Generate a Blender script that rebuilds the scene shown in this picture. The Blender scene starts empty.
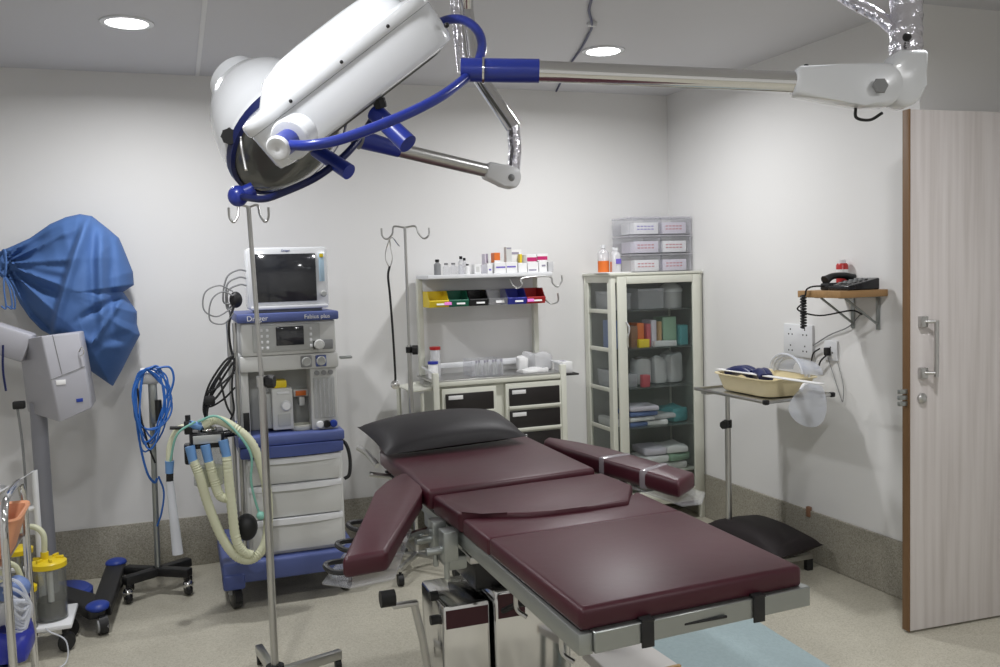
import bpy, bmesh, math, random
from mathutils import Vector as V, Matrix as MX
random.seed(7)
PI = math.pi
S = bpy.context.scene
COL = S.collection

# ------------------------------------------------------------------ camera
F, PITCH, ROLL, YAW, EYE = 900.0, math.radians(3.855), math.radians(1.714), math.radians(19.654), 1.55
fwd = V((math.sin(YAW)*math.cos(PITCH), math.cos(YAW)*math.cos(PITCH), -math.sin(PITCH)))
rgt0 = V((math.cos(YAW), -math.sin(YAW), 0)); dwn0 = fwd.cross(rgt0)
rgt = rgt0*math.cos(ROLL) + dwn0*math.sin(ROLL)
dwn = dwn0*math.cos(ROLL) - rgt0*math.sin(ROLL)
cam_d = bpy.data.cameras.new('camera'); cam = bpy.data.objects.new('camera', cam_d); COL.objects.link(cam)
cam_d.sensor_width = 36; cam_d.lens = F/1000*36; cam_d.clip_start = .05
CP = V((0, 0, EYE))
cam.matrix_world = MX(((rgt.x, -dwn.x, -fwd.x, CP.x), (rgt.y, -dwn.y, -fwd.y, CP.y), (rgt.z, -dwn.z, -fwd.z, CP.z), (0, 0, 0, 1)))
S.camera = cam
# ------------------------------------------------------------------ world, view
W = bpy.data.worlds.new('world'); S.world = W; W.use_nodes = True
W.node_tree.nodes['Background'].inputs[0].default_value = (.02, .02, .022, 1)
S.view_settings.view_transform = 'Standard'; S.view_settings.look = 'None'
S.view_settings.gamma = 1; S.view_settings.use_curve_mapping = False
S.view_settings.exposure = -0.38
S.cycles.transparent_max_bounces = 40
LAMP_W = 25.0      # watts of each recessed ceiling lamp
LAMP_COL = (.985, .99, 1.0)

# measuring helpers: where a sight line of the photograph meets a plane of the room
def _ray(x, y): return rgt*((x-500)/F) + dwn*((y-333.5)/F) + fwd
def ay(x, y, Y): d = _ray(x, y); return CP + d*(Y/d.y)
def ax(x, y, X): d = _ray(x, y); return CP + d*(X/d.x)
def az(x, y, Z): d = _ray(x, y); return CP + d*((Z-EYE)/d.z)

# ------------------------------------------------------------------ materials
def mat(name, col, rough=.5, metal=0, bump=0, bscale=60, var=0, vscale=8, coat=0, trans=0, ior=1.45, emit=0, alpha=1, spec=.5, stretch=None):
    m = bpy.data.materials.new(name); m.use_nodes = True; nt = m.node_tree; N = nt.nodes; b = N['Principled BSDF']
    b.inputs['Base Color'].default_value = (*col, 1); b.inputs['Roughness'].default_value = rough
    b.inputs['Metallic'].default_value = metal; b.inputs['Coat Weight'].default_value = coat
    b.inputs['Transmission Weight'].default_value = trans; b.inputs['IOR'].default_value = ior
    b.inputs['Alpha'].default_value = alpha; b.inputs['Specular IOR Level'].default_value = spec
    if emit: b.inputs['Emission Color'].default_value = (*col, 1); b.inputs['Emission Strength'].default_value = emit
    if bump or var:
        tc = N.new('ShaderNodeTexCoord'); mp = N.new('ShaderNodeMapping'); nt.links.new(tc.outputs['Object'], mp.inputs[0])
        if stretch: mp.inputs['Scale'].default_value = stretch
    if var:
        n = N.new('ShaderNodeTexNoise'); n.inputs['Scale'].default_value = vscale; n.inputs['Detail'].default_value = 5
        nt.links.new(mp.outputs[0], n.inputs['Vector'])
        mx = N.new('ShaderNodeMix'); mx.data_type = 'RGBA'
        mx.inputs[6].default_value = (*[c*(1-var) for c in col], 1); mx.inputs[7].default_value = (*[min(1, c*(1+var)) for c in col], 1)
        nt.links.new(n.outputs['Fac'], mx.inputs[0]); nt.links.new(mx.outputs[2], b.inputs['Base Color'])
    if bump:
        n2 = N.new('ShaderNodeTexNoise'); n2.inputs['Scale'].default_value = bscale; n2.inputs['Detail'].default_value = 3
        nt.links.new(mp.outputs[0], n2.inputs['Vector'])
        bp = N.new('ShaderNodeBump'); bp.inputs['Strength'].default_value = bump; bp.inputs['Distance'].default_value = .01
        nt.links.new(n2.outputs['Fac'], bp.inputs['Height']); nt.links.new(bp.outputs[0], b.inputs['Normal'])
    return m

def terrazzo(name, base, dark, light, rough=.35):
    m = bpy.data.materials.new(name); m.use_nodes = True; nt = m.node_tree; N = nt.nodes; b = N['Principled BSDF']
    b.inputs['Roughness'].default_value = rough
    tc = N.new('ShaderNodeTexCoord')
    v = N.new('ShaderNodeTexVoronoi'); v.inputs['Scale'].default_value = 210; nt.links.new(tc.outputs['Object'], v.inputs['Vector'])
    r = N.new('ShaderNodeValToRGB'); e = r.color_ramp.elements
    e[0].position = .0; e[0].color = (*dark, 1); e[1].position = 1; e[1].color = (*light, 1)
    for p, c in ((.22, dark), (.26, base), (.78, base), (.82, light)):
        k = r.color_ramp.elements.new(p); k.color = (*c, 1)
    sep = N.new('ShaderNodeSeparateColor'); nt.links.new(v.outputs['Color'], sep.inputs[0]); nt.links.new(sep.outputs[0], r.inputs[0])
    n = N.new('ShaderNodeTexNoise'); n.inputs['Scale'].default_value = 2.2; n.inputs['Detail'].default_value = 4; nt.links.new(tc.outputs['Object'], n.inputs['Vector'])
    rr = N.new('ShaderNodeMapRange'); rr.inputs[1].default_value = .3; rr.inputs[2].default_value = .7; rr.inputs[3].default_value = .88; rr.inputs[4].default_value = 1.06
    nt.links.new(n.outputs['Fac'], rr.inputs[0])
    mx = N.new('ShaderNodeMix'); mx.data_type = 'RGBA'; mx.blend_type = 'MULTIPLY'; mx.inputs[0].default_value = 1
    cb = N.new('ShaderNodeCombineColor'); [nt.links.new(rr.outputs[0], cb.inputs[i]) for i in range(3)]
    nt.links.new(r.outputs[0], mx.inputs[6]); nt.links.new(cb.outputs[0], mx.inputs[7]); nt.links.new(mx.outputs[2], b.inputs['Base Color'])
    return m

def glassy(name, tint=(.93, .95, .95), gloss=.12, rough=.05, body=0.0, bodycol=(.8, .82, .85)):
    """thin clear plastic or pane: see-through with a reflective skin and some milky body"""
    m = bpy.data.materials.new(name); m.use_nodes = True; nt = m.node_tree; N = nt.nodes; N.clear()
    o = N.new('ShaderNodeOutputMaterial'); t = N.new('ShaderNodeBsdfTransparent'); g = N.new('ShaderNodeBsdfGlossy')
    t.inputs[0].default_value = (*tint, 1); g.inputs['Roughness'].default_value = rough
    fr = N.new('ShaderNodeLayerWeight'); fr.inputs[0].default_value = .5
    pw_ = N.new('ShaderNodeMath'); pw_.operation = 'POWER'; pw_.inputs[1].default_value = 5; nt.links.new(fr.outputs['Facing'], pw_.inputs[0])
    mr = N.new('ShaderNodeMapRange'); mr.inputs[3].default_value = gloss*.35; mr.inputs[4].default_value = .9; nt.links.new(pw_.outputs[0], mr.inputs[0])
    mx = N.new('ShaderNodeMixShader'); nt.links.new(mr.outputs[0], mx.inputs[0]); 
    if body:
        d = N.new('ShaderNodeBsdfDiffuse'); d.inputs[0].default_value = (*bodycol, 1)
        m2 = N.new('ShaderNodeMixShader'); m2.inputs[0].default_value = body
        nt.links.new(t.outputs[0], m2.inputs[1]); nt.links.new(d.outputs[0], m2.inputs[2]); nt.links.new(m2.outputs[0], mx.inputs[1])
    else: nt.links.new(t.outputs[0], mx.inputs[1])
    nt.links.new(g.outputs[0], mx.inputs[2]); nt.links.new(mx.outputs[0], o.inputs[0])
    return m

def laminate():
    m = bpy.data.materials.new('door_laminate'); m.use_nodes = True; nt = m.node_tree; N = nt.nodes; b = N['Principled BSDF']
    b.inputs['Roughness'].default_value = .42
    tc = N.new('ShaderNodeTexCoord'); mp = N.new('ShaderNodeMapping'); mp.inputs['Scale'].default_value = (22, 22, .8)
    nt.links.new(tc.outputs['Object'], mp.inputs[0])
    n = N.new('ShaderNodeTexNoise'); n.inputs['Scale'].default_value = 1.6; n.inputs['Detail'].default_value = 7; nt.links.new(mp.outputs[0], n.inputs['Vector'])
    r = N.new('ShaderNodeValToRGB'); e = r.color_ramp.elements
    e[0].position = .25; e[0].color = (.50, .46, .44, 1); e[1].position = .75; e[1].color = (.66, .625, .61, 1)
    k = e.new(.5); k.color = (.60, .56, .545, 1)
    nt.links.new(n.outputs['Fac'], r.inputs[0]); nt.links.new(r.outputs[0], b.inputs['Base Color'])
    return m

M = {}
M['wall'] = mat('wall_paint', (.77, .765, .755), .55, bump=.02, bscale=90)
M['ceil'] = mat('ceiling_panel', (.64, .64, .665), .5, bump=.02, bscale=30)
M['floor'] = terrazzo('floor_terrazzo', (.48, .455, .375), (.40, .375, .30), (.53, .505, .425), .36)
M['skirt'] = terrazzo('skirting_terrazzo', (.33, .31, .26), (.25, .235, .19), (.40, .38, .32), .4)
M['door'] = laminate()
M['woodedge'] = mat('brown_edge', (.16, .085, .035), .5, var=.3, vscale=3, stretch=(8, 8, .6))
M['shelfwood'] = mat('shelf_wood', (.34, .20, .085), .5, var=.3, vscale=4, stretch=(1.5, 12, 12))
M['chrome'] = mat('chrome', (.72, .72, .72), .12, 1)
M['steel'] = mat('brushed_steel', (.55, .55, .54), .28, 1, bump=.03, bscale=80, stretch=(1, 1, 20))
M['greysteel'] = mat('dull_steel', (.36, .38, .37), .35, .85, bump=.04, bscale=20)
M['foil'] = mat('foil_wrap', (.86, .85, .92), .20, 1, bump=.8, bscale=38)
M['white'] = mat('white_enamel', (.78, .80, .83), .2, coat=.5)
M['whiteplastic'] = mat('white_plastic', (.74, .75, .77), .35)
M['cream'] = mat('cream_enamel', (.66, .665, .585), .35)
M['machine'] = mat('machine_grey', (.60, .605, .59), .4)
M['machine2'] = mat('machine_panel', (.43, .44, .43), .45)
M['lampblue'] = mat('lamp_blue', (.018, .035, .27), .3, coat=.3)
M['navy'] = mat('navy', (.008, .014, .085), .35)
M['blue'] = mat('equipment_blue', (.085, .115, .30), .45)
M['blue2'] = mat('equipment_blue_deep', (.06, .085, .25), .45)
M['royal'] = mat('royal_blue', (.02, .05, .30), .4)
M['cableblue'] = mat('cable_blue', (.03, .14, .48), .4)
M['connblue'] = mat('connector_blue', (.15, .31, .60), .4)
M['black'] = mat('black_rubber', (.012, .012, .013), .5)
M['blackgloss'] = mat('black_plastic', (.012, .012, .014), .25)
M['darkglass'] = mat('dark_lamp_glass', (.10, .105, .10), .15, coat=.6)
M['screen'] = mat('screen_glass', (.028, .03, .036), .08, coat=.5)
M['burgundy'] = mat('burgundy_vinyl', (.050, .007, .014), .42, bump=.05, bscale=22, var=.12, vscale=5, spec=.5)
M['blackvinyl'] = mat('black_vinyl', (.018, .016, .018), .5, bump=.04, bscale=12, spec=.3)
M['cushion'] = mat('dark_cushion', (.016, .012, .013), .6, bump=.06, bscale=10, spec=.3)
M['drape'] = mat('blue_drape', (.060, .135, .335), .75, bump=.12, bscale=14)
M['hose'] = mat('cream_hose', (.60, .61, .44), .4)
M['teal'] = mat('teal_tube', (.22, .48, .40), .35)
M['yellow'] = mat('yellow_plastic', (.75, .56, .02), .35)
M['orange'] = mat('orange_plastic', (.72, .17, .03), .4)
M['red'] = mat('red_plastic', (.42, .02, .02), .35)
M['green'] = mat('green_plastic', (.01, .13, .075), .35)
M['binblue'] = mat('bin_blue', (.03, .04, .33), .35)
M['purple'] = mat('purple_print', (.16, .12, .50), .5)
M['magenta'] = mat('magenta_print', (.50, .02, .14), .5)
M['pink'] = mat('pink_label', (.80, .20, .62), .5)
M['paper'] = mat('white_paper', (.80, .80, .80), .6)
M['lavender'] = mat('lavender_paper', (.66, .62, .70), .6)
M['print'] = mat('grey_print', (.30, .28, .36), .6)
M['redprint'] = mat('red_print', (.50, .10, .12), .6)
M['basin'] = mat('cream_basin', (.74, .64, .40), .4)
M['peach'] = mat('peach_basket', (.78, .36, .20), .45)
M['darkdrawer'] = mat('drawer_front', (.018, .015, .015), .35)
M['matblue'] = mat('foam_mat', (.34, .43, .45), .8, bump=.4, bscale=120, var=.12, vscale=60)
M['laminate2'] = mat('pale_laminate', (.62, .60, .58), .35)
M['greybox'] = mat('grey_housing', (.42, .42, .46), .4)
M['greypole'] = mat('grey_column', (.27, .275, .31), .4)
M['greyplastic'] = mat('grey_plastic', (.24, .245, .25), .45)
M['glass'] = glassy('pane', (.91, .925, .92), .08)
M['inner'] = mat('cabinet_inner', (.30, .315, .29), .5)
M['gshelf'] = glassy('glass_shelf', (.86, .90, .885), .1, .05, .08, (.6, .66, .64))
M['clear'] = glassy('clear_plastic', (.97, .97, .98), .12, .08, .10, (.85, .86, .90))
M['milky'] = glassy('milky_plastic', (.97, .97, .98), .15, .15, .35, (.82, .82, .88))
M['visor'] = glassy('visor_film', (.97, .98, 1.0), .15, .06, .55, (.82, .85, .92))
M['canister'] = glassy('canister_wall', (.90, .91, .90), .2, .08, .12, (.45, .46, .45))
M['bagclear'] = glassy('plastic_bag', (.88, .89, .90), .4, .15, .62, (.80, .80, .82))
M['teddybrown'] = mat('brown_box', (.23, .12, .07), .6)
M['packblue'] = mat('pack_blue', (.13, .20, .42), .5)
M['packteal'] = mat('pack_teal', (.10, .34, .36), .5)
M['packgreen'] = mat('pack_green', (.27, .42, .30), .5)
M['tan'] = mat('tan_wood', (.45, .29, .14), .5)
M['lens'] = mat('lamp_lens', (1, .99, .97), .4, emit=14)
M['strapclear'] = glassy('strap_film', (.80, .78, .80), .3, .2, .45, (.50, .46, .50))

# ------------------------------------------------------------------ mesh builder
WL = {}
def frame(axis, up=V((0, 0, 1))):
    z = V(axis).normalized()
    if abs(z.dot(up)) > .98: up = V((1, 0, 0))
    x = up.cross(z).normalized(); y = z.cross(x)
    return x, y, z
def spline(pts, n=6):
    P = [V(p) for p in pts]; Q = [P[0]*2-P[1]] + P + [P[-1]*2-P[-2]]; out = []
    for i in range(1, len(Q)-2):
        a, b, c, d = Q[i-1:i+3]
        for k in range(n):
            t = k/n
            out.append(.5*((2*b)+(c-a)*t+(2*a-5*b+4*c-d)*t*t+(3*b-a-3*c+d)*t**3))
    out.append(P[-1]); return out
class MB:
    def __init__(s): s.bm = bmesh.new()
    def _v(s, L): return [s.bm.verts.new(p) for p in L]
    def _f(s, vs):
        try: return s.bm.faces.new(vs)
        except ValueError: return None
    def box(s, c, size, bev=0, rot=None, seg=2):
        c = V(c); h = [d/2 for d in size]
        vs = []
        for z in (-1, 1):
            for y in (-1, 1):
                for x in (-1, 1):
                    p = V((x*h[0], y*h[1], z*h[2])); vs.append(s.bm.verts.new(c + (rot @ p if rot else p)))
        fs = [s._f([vs[i] for i in q]) for q in ((0, 2, 3, 1), (4, 5, 7, 6), (0, 1, 5, 4), (2, 6, 7, 3), (0, 4, 6, 2), (1, 3, 7, 5))]
        if bev:
            es = list({e for f in fs for e in f.edges})
            bmesh.ops.bevel(s.bm, geom=es, offset=min(bev, min(h)*.95), segments=seg, profile=.5, affect='EDGES')
        return s
    def b2(s, x0, x1, y0, y1, z0, z1, bev=0, seg=2):
        return s.box(((x0+x1)/2, (y0+y1)/2, (z0+z1)/2), (x1-x0, y1-y0, z1-z0), bev, None, seg)
    def cyl(s, p0, p1, r, r2=None, seg=18, cap=True):
        p0, p1 = V(p0), V(p1); x, y, z = frame(p1-p0); r2 = r if r2 is None else r2
        A = s._v([p0 + x*(r*math.cos(2*PI*i/seg)) + y*(r*math.sin(2*PI*i/seg)) for i in range(seg)])
        B = s._v([p1 + x*(r2*math.cos(2*PI*i/seg)) + y*(r2*math.sin(2*PI*i/seg)) for i in range(seg)])
        for i in range(seg): s._f([A[i], A[(i+1) % seg], B[(i+1) % seg], B[i]])
        if cap: s._f(A[::-1]); s._f(B)
        return s
    def lathe(s, prof, o, axis=(0, 0, 1), seg=28):
        o = V(o); x, y, z = frame(axis); rings = []
        for r, h in prof:
            if r < 1e-5: rings.append([s.bm.verts.new(o + z*h)])
            else: rings.append(s._v([o + z*h + x*(r*math.cos(2*PI*i/seg)) + y*(r*math.sin(2*PI*i/seg)) for i in range(seg)]))
        for A, B in zip(rings, rings[1:]):
            for i in range(seg):
                j = (i+1) % seg
                if len(A) == 1 and len(B) == 1: break
                if len(A) == 1: s._f([A[0], B[j], B[i]])
                elif len(B) == 1: s._f([A[i], A[j], B[0]])
                else: s._f([A[i], A[j], B[j], B[i]])
        return s
    def tube(s, pts, r, seg=10, n=6, smooth=True, rad=None):
        P = spline(pts, n) if smooth and len(pts) > 2 else [V(p) for p in pts]
        t = [(P[min(i+1, len(P)-1)]-P[max(i-1, 0)]).normalized() for i in range(len(P))]
        x, y, z = frame(t[0]); rings = []
        for i, p in enumerate(P):
            x = (x - t[i]*x.dot(t[i])).normalized(); y = t[i].cross(x)
            rr = rad(i/(len(P)-1)) if rad else r
            rings.append(s._v([p + x*(rr*math.cos(2*PI*k/seg)) + y*(rr*math.sin(2*PI*k/seg)) for k in range(seg)]))
        for A, B in zip(rings, rings[1:]):
            for k in range(seg): s._f([A[k], A[(k+1) % seg], B[(k+1) % seg], B[k]])
        s._f(rings[0][::-1]); s._f(rings[-1]); return s
    def prism(s, poly, z0, z1, bev=0, seg=3, o=None, rot=None):
        """outline (x, y) raised from z0 to z1; o and rot place it elsewhere"""
        T = (lambda p: (V(o) if o else V()) + (rot @ V(p) if rot else V(p)))
        ar = sum(a[0]*b[1]-b[0]*a[1] for a, b in zip(poly, list(poly[1:])+[poly[0]]))
        if ar < 0: poly = list(poly)[::-1]
        A = s._v([T((p[0], p[1], z0)) for p in poly]); B = s._v([T((p[0], p[1], z1)) for p in poly]); n = len(poly)
        fs = [s._f(A[::-1]), s._f(B)] + [s._f([A[i], A[(i+1) % n], B[(i+1) % n], B[i]]) for i in range(n)]
        if bev:
            es = list({e for f in fs[:2] for e in f.edges})
            es += [e for i in range(n) for e in A[i].link_edges if e.other_vert(A[i]) is B[i] and
                   (V(poly[i])-V(poly[i-1])).normalized().dot((V(poly[(i+1) % n])-V(poly[i])).normalized()) < .8]
            bmesh.ops.bevel(s.bm, geom=list(set(es)), offset=bev, segments=seg, profile=.5, affect='EDGES')
        return s
    def ball(s, c, r, sc=(1, 1, 1), seg=18, rot=None):
        L = [(math.sin(PI*i/12), -math.cos(PI*i/12)) for i in range(13)]; c = V(c); rings = []
        T = lambda p: c + (rot @ p if rot else p)
        for q, h in L:
            if q < 1e-5: rings.append([s.bm.verts.new(T(V((0, 0, r*h*sc[2]))))])
            else: rings.append(s._v([T(V((r*q*math.cos(2*PI*i/seg)*sc[0], r*q*math.sin(2*PI*i/seg)*sc[1], r*h*sc[2]))) for i in range(seg)]))
        for A, B in zip(rings, rings[1:]):
            for i in range(seg):
                j = (i+1) % seg
                if len(A) == 1: s._f([A[0], B[j], B[i]])
                elif len(B) == 1: s._f([A[i], A[j], B[0]])
                else: s._f([A[i], A[j], B[j], B[i]])
        return s
    def pillow(s, c00, c10, c11, c01, h, n=20, pinch=.10, lump=.006, base=.35, seed=1):
        """stuffed cushion between four corner points, seams at the corners"""
        C = [V(p) for p in (c00, c10, c11, c01)]; rnd = random.Random(seed); top = {}; bot = {}
        up = (C[1]-C[0]).cross(C[3]-C[0]).normalized()
        if up.z < 0: up = -up
        ctr = sum(C, V())/4
        ph = [rnd.uniform(0, 6) for _ in range(6)]
        for i in range(n+1):
            for j in range(n+1):
                u, v = i/n, j/n
                p = C[0]*(1-u)*(1-v)+C[1]*u*(1-v)+C[2]*u*v+C[3]*(1-u)*v
                e = pinch*(math.sin(PI*u)*(abs(2*v-1)**4)+math.sin(PI*v)*(abs(2*u-1)**4))
                p = p + (ctr-p)*e
                k = max(0, (1-abs(2*u-1)**2.6)*(1-abs(2*v-1)**2.6))**.55
                w = lump*(math.sin(9*u+ph[0]+3*v)+math.sin(11*v+ph[1]-4*u)+math.sin(17*u-13*v+ph[2]))*min(1, k*1.5)
                top[i, j] = s.bm.verts.new(p + up*(h*k + w))
                edge = i in (0, n) or j in (0, n)
                bot[i, j] = top[i, j] if edge else s.bm.verts.new(p - up*(h*base*k))
        for i in range(n):
            for j in range(n):
                s._f([top[i, j], top[i+1, j], top[i+1, j+1], top[i, j+1]])
                q = [bot[i, j+1], bot[i+1, j+1], bot[i+1, j], bot[i, j]]
                if len(set(q)) == 4: s._f(q)
        return s
    def build(s, name, m, parent=None, label=None, loc=None, ang=40):
        bmesh.ops.recalc_face_normals(s.bm, faces=s.bm.faces)
        base = WL[parent.name] if parent else (V(loc) if loc is not None else s.low())
        me = bpy.data.meshes.new(name)
        bmesh.ops.translate(s.bm, verts=s.bm.verts, vec=-base)
        s.bm.to_mesh(me); s.bm.free()
        me.shade_smooth(); me.set_sharp_from_angle(angle=math.radians(ang))
        me.materials.append(M[m] if isinstance(m, str) else m)
        o = bpy.data.objects.new(name, me); COL.objects.link(o)
        if parent: o.parent = parent
        else: o.location = base
        WL[o.name] = V(base)
        if label: o['label'] = label
        return o
    def low(s):
        vs = [v.co for v in s.bm.verts]; n = len(vs)
        return V((sum(v.x for v in vs)/n, sum(v.y for v in vs)/n, min(v.z for v in vs)))
def tag(o, label, cat, group=None, kind=None):
    o['label'] = label; o['category'] = cat
    if group: o['group'] = group
    if kind: o['kind'] = kind
    return o
def thing(name, label, cat, loc, group=None):
    o = bpy.data.objects.new(name, None); o.empty_display_size = .1; COL.objects.link(o); o.location = loc
    WL[o.name] = V(loc); return tag(o, label, cat, group)
def struct(mb, name, m, parent=None):
    o = mb.build(name, m, parent, loc=None if parent else (0, 0, 0))
    if not parent: o['kind'] = 'structure'
    return o
def dup(root, loc, rotz=0, label=None, group=None):
    r = root.copy(); COL.objects.link(r); r.location = loc; r.rotation_euler = (0, 0, rotz)
    if label: r['label'] = label
    if group: r['group'] = group
    for ch in list(root.children):
        c = ch.copy(); COL.objects.link(c); c.parent = r
        for g in ch.children:
            d = g.copy(); COL.objects.link(d); d.parent = c
    WL[r.name] = V(loc)
    return r
def text(body, size, loc, rot, m, parent, ext=.0006):
    c = bpy.data.curves.new('lettering', 'FONT'); c.body = body; c.size = size; c.extrude = ext; c.materials.append(M[m])
    tmp = bpy.data.objects.new('lettering', c); me = bpy.data.meshes.new_from_object(tmp); bpy.data.objects.remove(tmp)
    o = bpy.data.objects.new('lettering', me); COL.objects.link(o); o.parent = parent
    o.location = V(loc) - WL[parent.name]; o.rotation_euler = rot; WL[o.name] = V(loc); return o

# ------------------------------------------------------------------ room shell
YB, ZC, YR = 5.144, 2.65, 3.10       # back wall, right wall, ceiling, where the right wall turns away
XL, YF, XA = -2.1, -1.6, 4.0
xr = lambda y: 3.02 + (YB-y)*.0235            # the right wall runs very slightly out of square
XR = xr(3.5)                                   # its surface where the shelf and sockets are fixed
struct(MB().b2(XL-.1, XA+.1, YF-.1, YB+.1, -.1, 0), 'floor', 'floor')
struct(MB().b2(XL-.1, XA+.1, YF-.1, YB+.1, ZC, ZC+.1), 'ceiling', 'ceil')
struct(MB().b2(XL-.1, XA+.1, YB, YB+.1, 0, ZC), 'wall_back', 'wall')
struct(MB().prism([(xr(YB), YB), (xr(YR), YR), (XA+.1, YR), (XA+.1, YB)], 0, ZC), 'wall_right', 'wall')
struct(MB().b2(XA, XA+.1, YF, YR, 0, ZC), 'wall_entrance', 'wall')
struct(MB().b2(XL-.1, XL, YF, YB, 0, ZC), 'wall_left', 'wall')
struct(MB().b2(XL-.1, XA+.1, YF-.1, YF, 0, ZC), 'wall_front', 'wall')
struct(MB().b2(XL, xr(YB)-.001, YB-.012, YB-.0005, 0, .27, .004), 'baseboard_back', 'skirt')
struct(MB().prism([(xr(YB)-.012, YB-.013), (xr(YR)-.012, YR), (xr(YR)-.0005, YR), (xr(YB)-.0005, YB-.013)], 0, .27, .004, 1), 'baseboard_right', 'skirt')
struct(MB().b2(.152, .172, YF, YB, ZC-.004, ZC+.01, .001), 'trim_1', 'paper')
# door, standing open in front of the return of the right-hand wall
d0 = V((2.80, 2.877, 0)); DW = .92; dth = .038; dirx = V((1, -.045, 0)).normalized(); nrm = V((.045, 1, 0)).normalized()
rotd = MX((dirx, nrm, V((0, 0, 1)))).transposed()
dr = MB(); dr.box(d0 + dirx*(DW/2+.002) + nrm*(dth/2) + V((0, 0, 1.082)), (DW, dth-.003, 2.144), .001, rotd)
door = struct(dr, 'door_1', 'door')
MB().box(d0 + nrm*(dth/2+.001) + V((0, 0, 1.082)) - dirx*.002, (.006, dth+.001, 2.148), .001, rotd).build('edge_banding', 'woodedge', door, 'brown edge band')
def dpt(u, z, out=0): return d0 + dirx*u - nrm*out + V((0, 0, z))
h = MB()
for z in (1.30, 1.09): h.box(dpt(.055, z, .010), (.036, .022, .045), .004, rotd)
h.cyl(dpt(.055, 1.30, .014), dpt(.090, 1.30, .038), .007); h.cyl(dpt(.055, 1.09, .014), dpt(.090, 1.09, .038), .007)
h.cyl(dpt(.095, 1.305, .040), dpt(.095, 1.075, .040), .009)
h.build('door_handle', 'steel', door, 'steel pull handle')
MB().lathe([(0, -.002), (.021, 0), (.021, .010), (.014, .016), (0, .017)], dpt(.055, .985, 0), -nrm).build('lock_cylinder', 'steel', door, 'round steel lock')
lk = MB()
for z in (1.015, .99, .965): lk.box(dpt(-.022, z, -.018), (.04, .016, .018), .002, rotd)
lk.build('lock_bolt', 'greysteel', door, 'steel bolts thrown out of the edge')

# ------------------------------------------------------------------ ceiling lamps
def ceiling_light(x, y, label):
    t = thing('ceiling_light', label, 'ceiling light', (x, y, ZC), 'recessed ceiling lamps')
    MB().lathe([(.082, .004), (.108, .002), (.108, -.006), (.100, -.009), (.086, -.007), (.082, .002)], (x, y, ZC)).build('rim', 'white', t)
    MB().lathe([(0, -.003), (.085, -.003), (.085, -.0005), (0, -.0005)], (x, y, ZC)).build('diffuser', 'lens', t, 'glowing diffuser')
    ld = bpy.data.lights.new('lamp', 'AREA'); ld.shape = 'DISK'; ld.size = .16; ld.energy = LAMP_W; ld.color = LAMP_COL; ld.spread = math.radians(168)
    lo = bpy.data.objects.new('lamp', ld); COL.objects.link(lo); lo.parent = t; lo.location = (0, 0, -.012)
    return t
ceiling_light(-.14, 4.165, 'round recessed ceiling lamp over the blue cloth, nearest the left end of the back wall')
ceiling_light(2.08, 4.155, 'round recessed ceiling lamp above the glass cabinet, behind the long chrome arm')
for x, y in ((-.14, 1.95), (2.08, 1.95), (-.14, -.3), (2.08, -.3)):
    ceiling_light(x, y, 'round recessed ceiling lamp outside the photograph, over the near half of the room')
cc = MB(); cc.tube([(.98, 2.85, ZC-.005), (1.35, 2.98, ZC-.006), (1.60, 3.30, ZC-.004), (1.70, 3.52, ZC-.006), (1.80, 3.70, ZC-.012), (1.86, 3.86, ZC-.008), (1.95, 4.15, ZC-.006), (2.04, 4.48, ZC-.005), (2.24, 5.12, ZC-.005)], .006)
t = thing('ceiling_cable', 'thin blue cable clipped along the ceiling above the chrome lamp arm', 'cable', (1.80, 3.70, ZC))
cc.build('cable', 'navy', t); MB().box((1.80, 3.70, ZC-.009), (.04, .025, .018), .004).build('clip', 'whiteplastic', t, 'white cable clip')

# ------------------------------------------------------------------ surgical lamps
def pd(x, y, d): return CP + _ray(x, y)*d
def bentstar(mb, c, axis, r, hgt, k=7):
    x, y, z = frame(axis); c = V(c)
    poly = []
    for i in range(k*2): 
        rr = r if i % 2 == 0 else r*.78
        poly.append((rr*math.cos(PI*i/k), rr*math.sin(PI*i/k)))
    mb.prism(poly, 0, hgt, .002, 2, c, MX((x, y, z)).transposed()); return mb
LA = thing('surgical_lamp', 'large white theatre lamp with blue yoke on a long horizontal chrome arm', 'surgical lamp', (1.80, 1.865, ZC))
u = (rgt*.792 - dwn*.61).normalized(); O = pd(347, 79, 2.46)
sight = _ray(347, 79).normalized(); u = (u - sight*u.dot(sight)).normalized(); nn = u.cross(sight).normalized()
if nn.dot(dwn) < 0: nn = -nn
nn = (nn + sight*.06); nn = (nn - u*nn.dot(u)).normalized(); wv = nn.cross(u).normalized()
if wv.dot(fwd) < 0: wv = -wv
def lam(uu, ww, n_): return O + u*uu + wv*ww + nn*n_
def supell(a, b, n, p, off=0):
    out = []
    for i in range(n):
        t_ = 2*PI*i/n; c_, s_ = math.cos(t_), math.sin(t_)
        out.append((a*abs(c_)**(2/p)*math.copysign(1, c_), b*abs(s_)**(2/p)*math.copysign(1, s_)))
    return out
ou = supell(1, 1, 64, 9)
def loft(mb, secs):
    rings = [mb._v([lam(*f(a, b)) for a, b in ou]) for f in secs]
    for A, B in zip(rings, rings[1:]):
        for i in range(64): mb._f([A[i], A[(i+1) % 64], B[(i+1) % 64], B[i]])
    mb._f(rings[0][::-1]); mb._f(rings[-1])
HU, HW = .288, .235
bot = lambda a: .066
top = lambda a: -.066
sh = MB(); loft(sh, [lambda a, b: (a*HU*.90, b*HW*.90, bot(a)+.004), lambda a, b: (a*HU*.97, b*HW*.97, bot(a)-.002), lambda a, b: (a*HU*.985, b*HW*.985, bot(a)-.016),
    lambda a, b: (a*HU*.99, b*HW*.99, top(a)+.030), lambda a, b: (a*HU*.985, b*HW*.985, top(a)+.027)])
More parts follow.
